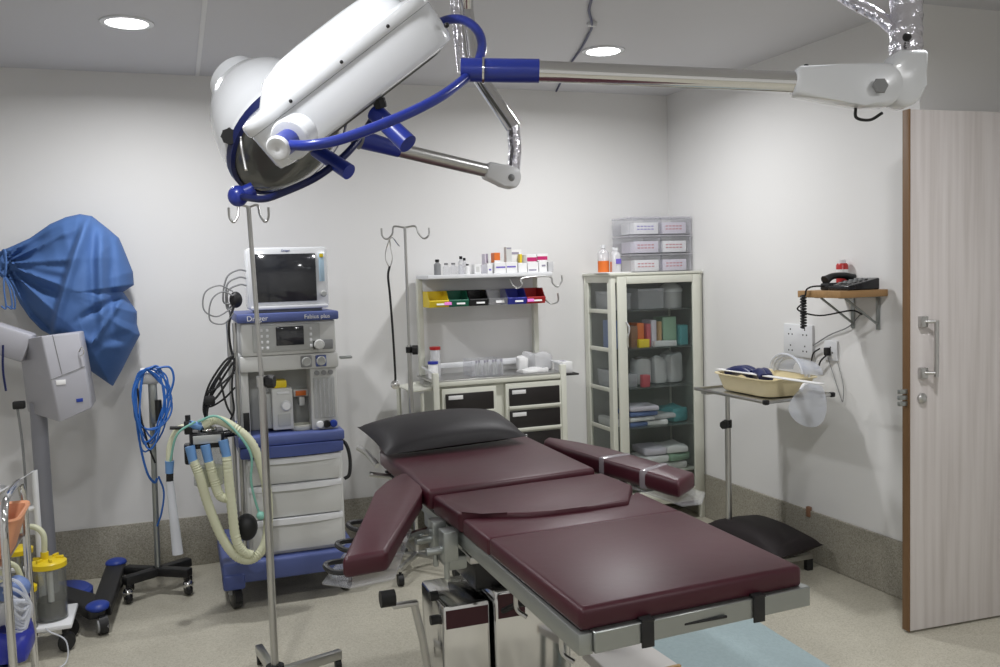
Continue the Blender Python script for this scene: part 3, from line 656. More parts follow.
B().cyl((.10, 4.32, .80), (.10, 4.32, .62), .065, .070, 24).build('absorber_canister', 'canister', bs, 'clear absorber canister')
B().cyl((.10, 4.32, .615), (.10, 4.32, .70), .058, .060, 24).build('absorber_granules', 'hose', bs, 'pale granules')
hs = B()
rr = lambda n_: (lambda t_: .0215 + .0016*math.sin(t_*n_))
hs.tube([(.032, 4.205, .755), (.055, 4.20, .68), (.085, 4.20, .55), (.135, 4.19, .40), (.195, 4.18, .305), (.265, 4.18, .285), (.325, 4.19, .35), (.345, 4.20, .50), (.335, 4.21, .65), (.29, 4.22, .80), (.22, 4.23, .88), (.14, 4.24, .925), (.08, 4.24, .905)], .019, 12, 14, rad=rr(560))
hs.tube([(.175, 4.20, .76), (.178, 4.19, .66), (.185, 4.18, .52), (.195, 4.175, .39), (.225, 4.17, .325), (.26, 4.17, .305)], .018, 12, 14, rad=rr(260))
hs.tube([(.098, 4.20, .745), (.115, 4.20, .66), (.135, 4.195, .59), (.17, 4.19, .57)], .018, 12, 14, rad=rr(120))
hs.tube([(.05, 4.26, .90), (-.02, 4.26, .895), (-.06, 4.26, .83), (-.07, 4.25, .75)], .015, 10)
hs.build('breathing_hose', 'hose', AM, 'cream corrugated hoses')
tl = B(); tl.tube([(.06, 4.23, .925), (.14, 4.21, .945), (.22, 4.20, .87), (.28, 4.20, .76), (.275, 4.20, .64), (.29, 4.2, .54), (.31, 4.2, .47)], .0055, 8); tl.ball((.31, 4.195, .475), .020); tl.tube([(.05, 4.2, .93), (-.03, 4.2, .88), (-.065, 4.22, .76)], .005, 8); tl.build('sampling_line', 'teal', AM, 'green tubing')
B().ball((.248, 4.25, .415), .060, (.85, .8, 1.05)).build('reservoir_bag', 'black', AM, 'black rubber bag')
B().cyl((-.072, 4.25, .665), (-.055, 4.25, .33), .017, .024, 14).build('clear_tube', 'visor', AM, 'clear hanging tube')

# monitor on top
MN = thing('patient_monitor', 'white patient monitor with dark screen standing on the blue top shelf', 'monitor', (.505, 4.50, 1.392))
B().b2(.316, .700, 4.42, 4.58, 1.406, 1.704, .018).build('housing', 'white', MN)
B().b2(.345, .665, 4.43, 4.57, 1.392, 1.41, .004).build('foot', 'greyplastic', MN)
B().b2(.352, .640, 4.413, 4.423, 1.442, 1.672, .004).build('screen', 'screen', MN, 'dark screen')
B().b2(.656, .680, 4.414, 4.422, 1.535, 1.672, .002).build('key_strip', mat('key_strip', (.45, .62, .76), .4), MN, 'pale blue key strip')
B().box((.668, 4.412, 1.660), (.018, .006, .018), .002).build('alarm_key', 'yellow', MN, 'yellow key')
B().lathe([(0, 0), (.015, 0), (.016, .010), (.011, .018), (0, .019)], (.672, 4.420, 1.475), (0, -1, 0)).build('dial', 'machine2', MN)
B().b2(.328, .692, 4.408, 4.422, 1.408, 1.424, .004).build('lower_lip', 'whiteplastic', MN)
text('Dräger', .014, (.480, 4.4195, 1.683), (PI/2, 0, 0), 'royal', MN)
# cables
CB = thing('monitor_cables', 'tangle of grey and black cables hanging beside the patient monitor', 'cables', (.20, 4.45, 1.40))
g1 = B()
for k in range(3):
    z = 1.595-.035*k
    g1.tube([(.318, 4.47, z), (.28, 4.46, z+.005), (.225-.0*k, 4.45, z-.03), (.205+.015*k, 4.45, z-.14), (.25, 4.44, 1.44)], .0045, 6)
g1.tube([(.25, 4.43, 1.50), (.19, 4.43, 1.53), (.125, 4.43, 1.50), (.115, 4.43, 1.42), (.17, 4.43, 1.385), (.24, 4.43, 1.42)], .004, 6)
g1.tube([(.25, 4.42, 1.48), (.20, 4.42, 1.50), (.15, 4.42, 1.46), (.14, 4.42, 1.37), (.2, 4.42, 1.35), (.25, 4.42, 1.40)], .004, 6)
g1.build('lead', 'greyplastic', CB, 'grey leads')
g2 = B(); g2.ball((.262, 4.44, 1.46), .03, (1, .8, 1.3)); g2.tube([(.262, 4.43, 1.46), (.225, 4.42, 1.35), (.225, 4.42, 1.25), (.245, 4.42, 1.15)], .006, 6); g2.build('plug', 'black', CB, 'black plug cluster')
CB2 = thing('power_cables', 'looped black power cables hung on the flank of the anaesthesia machine', 'cables', (.15, 4.44, 1.0))
g3 = B()
for k, (dx, dz) in enumerate(((0, 0), (.012, -.02), (.02, .02), (-.01, .012), (.03, -.035))):
    g3.tube([(.236, 4.40-.008*k, 1.19+dz), (.20+dx, 4.395-.008*k, 1.16+dz), (.13+dx, 4.39-.008*k, 1.06+dz), (.095+dx*.5, 4.39-.008*k, .97), (.10, 4.39-.008*k, .90+dz*.4)], .0055, 6)
g3.tube([(.235, 4.38, 1.12), (.16, 4.37, 1.06), (.10, 4.37, 1.02), (.115, 4.37, .97), (.18, 4.37, 1.0), (.235, 4.38, 1.05)], .005, 6)
g3.tube([(.238, 4.37, 1.19), (.22, 4.36, 1.05), (.225, 4.36, .95), (.205, 4.36, .9)], .005, 6)
g3.tube([(.165, 4.38, 1.12), (.19, 4.36, .98), (.215, 4.36, .92)], .005, 6)
g3.build('cord', 'black', CB2); B().box((.118, 4.36, 1.00), (.05, .03, .045), .012).build('plug', 'black', CB2)

# ------------------------------------------------------------------ drawer cart with overhead shelf
DC = thing('medicine_cart', 'cream drug cart with dark drawers and an overhead shelf against the back wall', 'medicine cart', (1.70, 4.92, 0))
B().b2(1.335, 2.095, 4.78, 5.10, .10, .935, .008).build('body', 'cream', DC)
dcf = B(); 
for x in (1.315, 2.098): dcf.b2(x-.018, x+.018, 4.745, 4.781, .05, 1.01, .005)
dcf.b2(1.333, 2.08, 4.752, 4.776, .932, .955, .003); dcf.build('corner_post', 'cream', DC, 'cream corner posts')
B().b2(1.30, 2.115, 4.765, 5.11, .955, .966, .003).build('worktop', 'steel', DC, 'steel worktop')
rlm = B(); rlm.tube([(1.318, 4.78, 1.0), (1.32, 5.09, 1.02), (2.095, 5.09, 1.03), (2.098, 4.78, 1.01)], .007, 8, smooth=False); rlm.b2(1.36, 2.06, 5.07, 5.10, 1.0, 1.025, .003); rlm.build('guard_rail', 'whiteplastic', DC)
for x in (1.325, 2.062): B().b2(x-.016, x+.016, 5.06, 5.10, .966, 1.53, .004).build('upright', 'cream', DC)
B().b2(1.315, 2.085, 4.84, 5.11, 1.525, 1.548, .004).build('overhead_shelf', 'whiteplastic', DC)
B().b2(1.34, 2.05, 5.062, 5.075, 1.42, 1.525, .003).build('back_strip', 'whiteplastic', DC)
B().b2(1.34, 2.05, 5.045, 5.062, 1.375, 1.44, .003).build('bin_rail', 'machine', DC)
hk = B(); hk.tube([(1.815, 4.85, 1.510), (1.82, 4.82, 1.48), (1.85, 4.82, 1.460), (1.88, 4.82, 1.48), (1.89, 4.84, 1.515), (2.06, 4.84, 1.52), (2.075, 4.82, 1.48), (2.105, 4.82, 1.460), (2.135, 4.82, 1.49), (2.135, 4.82, 1.525)], .005, 8)
hk.tube([(2.06, 4.95, 1.40), (2.10, 4.92, 1.36), (2.15, 4.92, 1.37), (2.15, 4.92, 1.42)], .005, 8); hk.build('hook', 'steel', DC, 'wire hooks')
def drawer_unit(x0, x1, z1):
    un = B(); un.b2(x0-.02, x1+.02, 4.752, 4.785, z1-.70, z1, .004); U = un.build('drawer_unit', 'cream', DC, 'cream drawer frame')
    nD = 5; hgt = .118
    for k in range(nD):
        zt = z1-.028-k*.128
        d = B().b2(x0, x1, 4.742, 4.756, zt-hgt+.016, zt, .003).build('drawer', 'darkdrawer', U, 'dark drawer front')
        B().b2(x0-.006, x1+.006, 4.732, 4.756, zt-hgt, zt-hgt+.018, .004).build('handle', 'cream', d, 'cream grip strip')
        if not (x0 < 1.6 and k == 3): B().b2(x0+.015, x0+.10, 4.7375, 4.743, zt-.032, zt-.010, .001).build('label_card', 'paper', d)
drawer_unit(1.368, 1.655, .918); drawer_unit(1.752, 2.068, .922)
for x in (1.40, 2.03): 
    for y in (4.80, 5.06): B().lathe([(0, 0)] + [(.04*math.sin(PI*k/8), .04-.04*math.cos(PI*k/8)) for k in range(1, 8)] + [(.012, .08), (.012, .11), (0, .11)], (x, y, 0)).build('caster', 'black', DC, 'black caster')
# side racks
sr = B(); sr.tube([(1.17, 4.78, .45), (1.17, 4.78, .915), (1.30, 4.78, .925)], .014, 8, smooth=False); sr.tube([(1.24, 4.78, .45), (1.24, 4.78, .90)], .010, 8, smooth=False); sr.tube([(1.17, 5.05, .45), (1.17, 5.05, .915), (1.30, 5.05, .925)], .014, 8, smooth=False); sr.b2(1.16, 1.30, 4.78, 5.06, .915, .925, .002); sr.build('side_rack', 'cream', DC, 'cream side rack')
bk2 = B(); bk2.b2(2.105, 2.20, 4.75, 4.95, .945, .955, .002); bk2.build('side_shelf', 'black', DC, 'black side shelf')
# colour bins
bins = [('yellow', 'yellow'), ('green', 'dark green'), ('blackgloss', 'black'), ('clear', 'clear'), ('binblue', 'blue'), ('red', 'red')]
xs = [1.335+.1185*k for k in range(6)]
for (mm, nm), x in zip(bins, xs):
    w = .115; b = B()
    y0, y1, z0, z1 = 4.90, 5.043, 1.365, 1.455
    b.prism([(y1, z0), (y0+.012, z0), (y0, z0+.035), (y0+.018, z0+.048), (y0+.05, z1), (y1, z1)], 0, .004, 0, 1, V((x, 0, 0)), MX(((0, 0, 1), (1, 0, 0), (0, 1, 0))))
    b.prism([(y1, z0), (y0+.012, z0), (y0, z0+.035), (y0+.018, z0+.048), (y0+.05, z1), (y1, z1)], w-.004, w, 0, 1, V((x, 0, 0)), MX(((0, 0, 1), (1, 0, 0), (0, 1, 0))))
    b.b2(x+.004, x+w-.004, y0+.012, y1, z0, z0+.004); b.b2(x+.004, x+w-.004, y1-.004, y1, z0, z1)
    b.prism([(y0+.012, z0), (y0, z0+.035), (y0+.004, z0+.040), (y0+.018, z0+.004)], .004, w-.004, 0, 1, V((x, 0, 0)), MX(((0, 0, 1), (1, 0, 0), (0, 1, 0))))
    t = thing('storage_bin', f'small {nm} open-fronted bin under the overhead shelf of the drug cart', 'storage bin', (x+w/2, 4.97, z0), 'coloured storage bins')
    b.build('bin', mm, t)
    B().box((x+w/2+.01, y0+.005, z0+.020), (.05, .003, .016), 0, MX.Rotation(-.33, 3, 'X')).build('label_strip', 'paper', t)
    if nm in ('yellow', 'red'): B().box((x+(w if nm == 'yellow' else 0)-(.006 if nm == 'yellow' else -.02), y0+.002, z0+.022), (.042, .004, .022), 0, MX.Rotation(-.33, 3, 'X')).build('tag', 'pink', t, 'pink tag')

DC.scale = (.975, 1, 1); DC.location.x -= .010
# goods on the overhead shelf: boxes and vials
def sx_(x, z): return 1.396+(x-1.415)*.962 if z > 1.5 else x
def carton(x0, x1, y0, y1, z0, z1, m, label, band=None, cat='box', name='medicine_box', grp='medicine cartons on the overhead shelf'):
    x0, x1 = sx_(x0, z0), sx_(x1, z0)
    t = thing(name, label, cat, ((x0+x1)/2, (y0+y1)/2, z0), grp)
    B().b2(x0, x1, y0, y1, z0, z1, .0015, 1).build('carton', m, t)
    if band:
        bm_, za, zb, xa, xb = band
        B().b2(x0+(x1-x0)*xa, x0+(x1-x0)*xb, y0-.0012, y0, z0+(z1-z0)*za, z0+(z1-z0)*zb).build('printed_band', bm_, t)
    return t
def vial(x, y, z, r, hgt, m, capm, label, name='vial', cat='vial', grp='vials on the overhead shelf'):
    x = sx_(x, z)
    t = thing(name, label, cat, (x, y, z), grp)
    B().lathe([(0, 0), (r, 0), (r, hgt*.68), (r*.5, hgt*.78), (r*.45, hgt*.86), (0, hgt*.86)], (x, y, z), seg=16).build('body', m, t)
    B().lathe([(r*.55, hgt*.84), (r*.6, hgt*.86), (r*.6, hgt), (0, hgt)], (x, y, z), seg=14).build('cap', capm, t)
    return t
ZS = 1.548
vial(1.415, 4.93, ZS, .020, .088, 'greyplastic', 'black', 'grey bottle with a black cap, at the drip-stand end of the overhead shelf', 'bottle', 'bottle')
vial(1.463, 4.91, ZS, .019, .066, 'clear', 'greyplastic', 'clear vial standing right beside the grey bottle on the overhead shelf')
vial(1.507, 4.91, ZS, .019, .066, 'clear', 'greyplastic', 'clear vial, second from the grey bottle on the overhead shelf')
vial(1.551, 4.91, ZS, .019, .064, 'clear', 'paper', 'clear vial, third from the grey bottle on the overhead shelf')
vial(1.590, 4.90, ZS, .013, .058, 'paper', 'black', 'thin white vial with black cap beside the clear vials on the shelf')
vial(1.59, 5.02, ZS, .016, .105, 'bagclear', 'blackgloss', 'taller whitish vial with black cap behind the thin white vial')
vial(1.615, 5.03, ZS, .014, .095, 'bagclear', 'blackgloss', 'short-necked whitish vial with black cap at the back of the shelf')
carton(1.632, 1.672, 4.89, 4.95, ZS, ZS+.055, 'paper', 'small plain white carton with grey window next to the thin white vial', ('machine', .2, .75, .25, .75))
carton(1.676, 1.712, 4.89, 4.95, ZS, ZS+.052, 'milky', 'small milky plastic box beside the plain white carton on the shelf')
carton(1.716, 1.750, 4.90, 4.96, ZS, ZS+.058, 'paper', 'narrow white carton just before the two purple-striped cartons', ('purple', .3, .45, .3, .7))
carton(1.755, 1.826, 4.88, 4.96, ZS, ZS+.062, 'paper', 'white purple-striped carton under the orange carton', ('purple', .48, .62, .12, .95))
carton(1.829, 1.900, 4.88, 4.96, ZS, ZS+.062, 'paper', 'white purple-striped carton under the tall grey bottle', ('purple', .5, .64, .05, .85))
carton(1.758, 1.795, 4.89, 4.95, ZS+.062, ZS+.118, 'orange', 'orange carton standing on a purple-striped carton', ('paper', .0, .22, .0, 1))
carton(1.730, 1.750, 4.98, 5.04, ZS, ZS+.115, 'lavender', 'slim grey carton standing at the back beside the orange carton', ('print', .55, 1, .4, 1))
carton(1.838, 1.874, 4.90, 4.94, ZS+.062, ZS+.150, 'machine', 'tall grey carton standing on a purple-striped carton', ('print', .86, .95, .1, .9))
carton(1.885, 1.972, 4.99, 5.05, ZS, ZS+.135, 'paper', 'tall white carton with grey print and yellow edge behind the stacked cartons', ('print', .80, .90, .1, .8))
carton(1.945, 1.960, 4.95, 4.985, ZS, ZS+.108, 'yellow', 'narrow yellow carton in front of the tall white carton with grey print')
carton(1.906, 1.962, 4.88, 4.945, ZS, ZS+.056, 'paper', 'low plain white carton below the narrow yellow carton')
carton(1.966, 2.036, 4.88, 4.96, ZS, ZS+.058, 'paper', 'low white carton carrying a magenta-banded carton', ('print', .15, .3, .1, .8))
carton(1.964, 2.030, 4.89, 4.96, ZS+.058, ZS+.104, 'paper', 'magenta-banded white carton beside the narrow yellow carton', ('magenta', .12, .62, .05, 1))
carton(2.040, 2.092, 4.88, 4.95, ZS, ZS+.064, 'paper', 'white carton with a small dark mark under the outer magenta-banded carton', ('print', .5, .66, .35, .8))
carton(2.034, 2.104, 4.89, 4.96, ZS+.064, ZS+.106, 'paper', 'magenta-banded white carton nearest the shelf end above the red bin', ('magenta', .15, .65, .0, .95))
carton(2.098, 2.130, 4.87, 4.95, ZS, ZS+.058, 'bagclear', 'clear-wrapped pack at the very end of the overhead shelf')
# on the worktop
ZW = .966
j = thing('jar', 'clear jar with red lid at the back of the steel worktop', 'jar', (1.385, 5.00, ZW), 'jars on the worktop')
B().lathe([(0, 0), (.030, 0), (.030, .150), (.027, .155), (0, .155)], (1.385, 5.00, ZW)).build('body', 'bagclear', j); B().lathe([(.032, .153), (.032, .170), (0, .172)], (1.385, 5.00, ZW)).build('lid', 'red', j, 'red lid')
j = thing('jar', 'small white jar with blue lid in front of the red-lidded jar', 'jar', (1.345, 4.91, ZW), 'jars on the worktop')
B().lathe([(0, 0), (.028, 0), (.028, .078), (.025, .082), (0, .082)], (1.345, 4.91, ZW)).build('body', 'paper', j); B().lathe([(.030, .080), (.030, .095), (0, .097)], (1.345, 4.91, ZW)).build('lid', 'binblue', j, 'blue lid')
t = thing('clear_box', 'clear plastic box of small vials on the steel worktop', 'box', (1.64, 4.90, ZW))
bb = B(); bb.b2(1.545, 1.735, 4.82, 4.825, ZW, ZW+.095); bb.b2(1.545, 1.735, 4.975, 4.98, ZW, ZW+.095); bb.b2(1.545, 1.55, 4.825, 4.975, ZW, ZW+.095); bb.b2(1.73, 1.735, 4.825, 4.975, ZW, ZW+.095); bb.b2(1.55, 1.73, 4.825, 4.975, ZW, ZW+.004); bb.build('box', 'clear', t)
for k in range(7):
    x = 1.585+.025*k
    vial(x, 4.85+.025*(k % 2), ZW+.004, .010, .085, 'machine2', 'print', 'little grey-capped vial standing in the clear box on the worktop', grp='vials in the clear box')
def wrapped(name, label, cat, c, size, m, rz=0, seed=1, grp=None, lump=.006, bev=.012):
    """soft wrapped pack: rounded box with a lumpy skin"""
    rnd = random.Random(seed); b = MB(); b.box((0, 0, size[2]/2), size, min(bev, min(size)*.35), None, 2)
    bmesh.ops.subdivide_edges(b.bm, edges=[e for e in b.bm.edges if e.calc_length() > .03], cuts=3, use_grid_fill=True)
    ph = [rnd.uniform(0, 6) for _ in range(6)]
    for v in b.bm.verts:
        k = min(1, v.co.z/size[2]*1.5)
        v.co += V((math.sin(40*v.co.y+ph[0])*.5, math.sin(35*v.co.x+ph[1])*.5, (math.sin(38*v.co.x+22*v.co.y+ph[2])+math.sin(55*v.co.y-30*v.co.x+ph[3]))*.6))*lump*k
    bmesh.ops.rotate(b.bm, verts=b.bm.verts, cent=(0, 0, 0), matrix=MX.Rotation(rz, 3, 'Z'))
    bmesh.ops.translate(b.bm, verts=b.bm.verts, vec=V(c))
    o = b.build(name, m, loc=c); return tag(o, label, cat, grp)
wrapped('wrapped_pack', 'flat white wrapped pack lying on the steel worktop', 'pack', (1.93, 4.86, ZW), (.17, .10, .022), 'paper', .1, 2)
wrapped('wrapped_pack', 'bulky crumpled white pack behind the flat pack on the worktop', 'pack', (2.01, 4.97, ZW), (.13, .13, .10), 'bagclear', .3, 3, lump=.012)
wrapped('wrapped_pack', 'white crumpled pack standing upright in the middle of the worktop packs', 'pack', (1.915, 4.985, ZW), (.06, .10, .085), 'paper', -.3, 5, lump=.010)
t = thing('tissue_box', 'white box standing on the black side shelf of the drug cart', 'box', (2.17, 4.86, .955))
B().b2(2.092, 2.155, 4.79, 4.92, .955, 1.02, .003).build('carton', 'paper', t); B().b2(2.11, 2.135, 4.83, 4.88, 1.0195, 1.0215).build('opening', 'print', t)

# ------------------------------------------------------------------ glass cabinet
before = set(COL.objects)
GC = thing('glass_cabinet', 'cream metal cabinet with glass door and shelves in the room corner', 'cabinet', (2.72, 4.95, 0))
gx0, gx1, gy0, gy1, gz0, gz1 = 2.432, 3.020, 4.775, 5.12, .12, 1.512
fr = B()
for x in (gx0, gx1): 
    for y in (gy0, gy1): fr.b2(x-.015, x+.015, y-.015, y+.015, .0, gz1, .003)
for z in (gz0+.012, gz1-.02):
    fr.b2(gx0+.015, gx1-.015, gy0-.012, gy0+.012, z-.02, z+.02, .002); fr.b2(gx0+.015, gx1-.015, gy1-.012, gy1+.012, z-.02, z+.02, .002)
    fr.b2(gx0-.012, gx0+.012, gy0+.015, gy1-.015, z-.02, z+.02, .002); fr.b2(gx1-.012, gx1+.012, gy0+.015, gy1-.015, z-.02, z+.02, .002)
B().b2(gx0+.012, gx1-.012, gy1-.005, gy1+.005, gz0+.03, gz1-.04).build('back_panel', 'inner', GC, 'grey back panel'); B().b2(gx1-.006, gx1+.006, gy0+.015, gy1-.015, gz0+.03, gz1-.04).build('side_panel', 'inner', GC)
fr.b2(gx0, gx1, gy0, gy1, gz0-.005, gz0+.005)
GF = fr.build('frame', 'cream', GC)
B().b2(gx0-.022, gx1+.016, gy0-.025, gy1+.018, gz1, gz1+.016, .004).build('top_panel', 'cream', GC)
B().b2(gx0-.004, gx0+.002, gy0+.03, gy1-.03, gz0+.032, gz1-.04).build('side_pane', 'glass', GC, 'glass side pane')
sf = B()
for y in (gy0+.024, gy1-.024): sf.b2(gx0-.014, gx0+.010, y-.014, y+.014, gz0+.03, gz1-.04, .002)
for z in (1.30, 1.07, .83, .59): sf.b2(gx0-.008, gx0+.006, gy0+.03, gy1-.03, z-.012, z+.012, .002)
sf.build('side_frame', 'cream', GC)
df = B(); dx0, dx1, dy = gx0+.022, gx1-.010, gy0-.022
df.b2(dx0, dx0+.058, dy-.010, dy+.008, gz0+.03, gz1-.005, .003); df.b2(dx1-.050, dx1, dy-.010, dy+.008, gz0+.03, gz1-.005, .003)
df.b2(dx0+.058, dx1-.050, dy-.010, dy+.008, gz1-.050, gz1-.005, .003); df.b2(dx0+.058, dx1-.050, dy-.010, dy+.008, gz0+.03, gz0+.085, .003)
D = df.build('door', 'cream', GC, 'cream framed glass door')
B().b2(dx0+.056, dx1-.048, dy-.003, dy+.002, gz0+.083, gz1-.048).build('pane', 'glass', D, 'glass door pane')
hd = B(); hd.tube([(dx0+.050, dy-.012, 1.24), (dx0+.060, dy-.030, 1.20), (dx0+.050, dy-.030, 1.15), (dx0+.058, dy-.012, 1.09)], .006, 8); hd.build('door_handle', 'chrome', D, 'small chrome handle')
for z in (1.30, 1.07, .83, .59): B().b2(gx0+.010, gx1-.012, gy0+.010, gy1-.010, z-.004, z+.004).build('shelf', 'gshelf', GC, 'glass shelf')
B().b2(gx0+.010, gx1-.012, gy0+.010, gy1-.010, .30, .306).build('bottom_shelf', 'cream', GC)
# contents
def cbox(x0, x1, y0, y1, z0, z1, m, label, name='storage_box', cat='box', bm=None):
    t = thing(name, label, cat, ((x0+x1)/2, (y0+y1)/2, z0), 'goods inside the glass cabinet')
    B().b2(x0, x1, y0, y1, z0, z1, .006).build('body', m, t)
    if bm: B().b2(x0-.003, x1+.003, y0-.003, y1+.003, z1-.012, z1+.006, .004).build('lid', bm, t)
    return t
z = 1.304
cbox(2.455, 2.50, 4.83, 5.05, z, z+.11, 'milky', 'milky plastic box against the side pane on the top glass shelf', bm='milky')
cbox(2.525, 2.60, 4.86, 5.02, z, z+.095, 'milky', 'small milky box by the door frame on the top glass shelf', bm='milky')
cbox(2.635, 2.81, 4.83, 5.02, z, z+.12, 'milky', 'wide milky plastic box in the middle of the top glass shelf', bm='milky')
t = thing('white_drum', 'round white drum with domed lid on the top glass shelf', 'drum', (2.91, 4.92, z), 'goods inside the glass cabinet')
B().lathe([(0, 0), (.068, 0), (.072, .10), (0, .10)], (2.91, 4.92, z)).build('body', 'bagclear', t); B().lathe([(.074, .098), (.074, .115), (.06, .135), (.03, .15), (0, .154)], (2.91, 4.92, z)).build('lid', 'whiteplastic', t)
z = 1.074
pk = [(2.455, 2.50, .17, 'packblue', 'blue wrapped pack against the side pane of the cabinet'), (2.53, 2.57, .10, 'lavender', 'short lavender carton beside the cabinet door frame'), (2.585, 2.635, .13, 'teddybrown', 'brown carton on the second glass shelf'),
      (2.640, 2.690, .145, 'orange', 'orange carton on the second glass shelf'), (2.695, 2.725, .14, 'redprint', 'dull red carton on the second glass shelf'), (2.735, 2.775, .16, 'lavender', 'tall pale carton next to the dull red carton'),
      (2.778, 2.800, .15, 'tan', 'thin tan carton squeezed before the green pack'), (2.815, 2.915, .175, 'packgreen', 'broad green pack on the second glass shelf'), (2.925, 2.985, .12, 'packteal', 'teal pack at the wall end of the second glass shelf')]
for i, (a, b, h_, m_, lb) in enumerate(pk): wrapped('carton', lb, 'carton', ((a+b)/2, 4.90+.02*(i % 2), z), (b-a-.004, .12, h_), m_, 0, i, 'goods inside the glass cabinet', .001, .004)
wrapped('packet', 'small yellow packet lying in front of the brown carton', 'packet', (2.655, 4.815, z), (.07, .03, .05), 'yellow', 0, 9, 'goods inside the glass cabinet', .002, .004)
wrapped('packet', 'flat white packet along the front of the second glass shelf', 'packet', (2.80, 4.812, z), (.15, .035, .035), 'bagclear', 0, 10, 'goods inside the glass cabinet', .002, .004)
z = .834
cbox(2.455, 2.51, 4.84, 5.04, z, z+.10, 'milky', 'milky box against the side pane on the third glass shelf', bm='milky')
cbox(2.53, 2.625, 4.84, 4.98, z, z+.08, 'milky', 'low milky box behind the red-topped box on the third glass shelf')
wrapped('packet', 'slim red and white strip pack leaning by the low milky box', 'packet', (2.66, 4.81, z), (.055, .03, .075), 'redprint', .2, 12, 'goods inside the glass cabinet', .003, .004)
for k, (x, w_, h_, lb) in enumerate(((2.69, .10, .17, 'white plastic bag slumped left of the other bags on the third glass shelf'), (2.80, .10, .17, 'plump white plastic bag between two others on the third glass shelf'), (2.905, .11, .19, 'white plastic bag nearest the room corner on the third glass shelf'))):
    wrapped('plastic_bag', lb, 'bag', (x, 4.93, z), (w_, .14, h_), 'bagclear', .1*k, 20+k, 'bags on the third glass shelf', .010, .03)
z = .594
stk = [('packblue', 'lowest blue pack of the fourth-shelf stack'), ('paper', 'white pack lying on the lowest blue pack'), ('packblue', 'upper blue pack of the fourth-shelf stack'), ('lavender', 'pale pack on top of the fourth-shelf stack')]
for k, (m_, lb) in enumerate(stk): wrapped('wrapped_pack', lb, 'pack', (2.62+.012*k, 4.92-.01*k, z+.032*k), (.19, .20, .026), m_, .25-.12*k, 30+k, 'packs on the fourth glass shelf', .003, .008)
for k, (x, m_, lb) in enumerate(((2.76, 'paper', 'flat white pack in front of the teal pack on the fourth glass shelf'), (2.80, 'bagclear', 'clear wrapped pack crossing the flat white pack'))): wrapped('wrapped_pack', lb, 'pack', (x, 4.90, z+.034*k), (.15, .17, .028), m_, -.3+.3*k, 40+k, 'packs on the fourth glass shelf', .004, .008)
wrapped('wrapped_pack', 'crumpled teal pack at the wall end of the fourth glass shelf', 'pack', (2.91, 4.93, z), (.12, .18, .09), 'packteal', .2, 44, 'packs on the fourth glass shelf', .012, .02)
wrapped('wrapped_pack', 'white pack against the side pane on the fourth glass shelf', 'pack', (2.482, 4.95, z), (.055, .2, .05), 'paper', 0, 45, 'packs on the fourth glass shelf', .003, .01)
z = .306
k = 0
for (x, y, dz, w_, m_, lb) in ((2.56, 4.92, 0, .16, 'paper', 'white pack by the door frame on the cabinet floor'), (2.56, 4.90, .05, .15, 'bagclear', 'clear-wrapped pack lying on the white pack by the door frame'), (2.73, 4.93, 0, .15, 'bagclear', 'clear-wrapped pack at the bottom of the middle pile'),
    (2.73, 4.91, .05, .16, 'paper', 'white pack in the middle of the middle pile'), (2.74, 4.92, .10, .15, 'lavender', 'pale pack on top of the middle pile'), (2.89, 4.93, 0, .14, 'paper', 'white pack at the bottom of the corner pile'), (2.89, 4.92, .05, .15, 'packgreen', 'greenish pack in the middle of the corner pile'), (2.89, 4.92, .10, .15, 'paper', 'white pack on top of the corner pile')):
    k += 1; wrapped('wrapped_pack', lb, 'pack', (x, y, z+dz), (w_, .20, .044), m_, .15*math.sin(k*2), 50+k, 'packs on the cabinet floor', .006, .012)
# on top of the cabinet
ZT = gz1+.016
for tier in range(3):
    for c in range(2):
        x0 = 2.602+.216*c; z0 = ZT+.002+.113*tier; x1 = x0+.208
        row = ('bottom', 'middle', 'top')[tier]; side = ('by the bottles', 'by the wall corner')[c]
        t = thing('plastic_box', f'clear plastic box in the {row} tier of the stack {side}', 'box', ((x0+x1)/2, 4.98, z0), 'clear boxes stacked on the cabinet')
        b = B(); y0, y1, z1 = 4.86, 5.09, z0+.098
        b.b2(x0, x1, y0, y0+.003, z0, z1); b.b2(x0, x1, y1-.003, y1, z0, z1); b.b2(x0, x0+.003, y0+.003, y1-.003, z0, z1); b.b2(x1-.003, x1, y0+.003, y1-.003, z0, z1); b.b2(x0+.003, x1-.003, y0+.003, y1-.003, z0, z0+.003); b.build('box', 'clear', t)
        B().b2(x0-.003, x1+.003, y0-.004, y1+.004, z1, z1+.010, .003).build('lid', 'milky', t)
        pt = thing('paper_packet', f'printed white packet inside the clear box of the {row} tier {side}', 'packet', ((x0+x1)/2, 4.95, z0+.003), 'packets in the clear boxes')
        xa, xb = (x0+.035, x1-.008) if c == 0 else (x0+.015, x1-.03)
        B().b2(xa, xb, y0+.008, y1-.05, z0+.003, z0+.072, .004).build('packet', 'lavender' if (tier+c) % 2 else 'paper', pt)
        pr_ = B()
        for r_ in range(2):
            for q in range(5): pr_.b2(xa+.02+.024*q, xa+.02+.024*q+.016, y0+.0065, y0+.0085, z0+.028+.018*r_, z0+.035+.018*r_)
        pr_.build('print', ('redprint', 'purple')[(tier == 2 and c == 0)], pt)
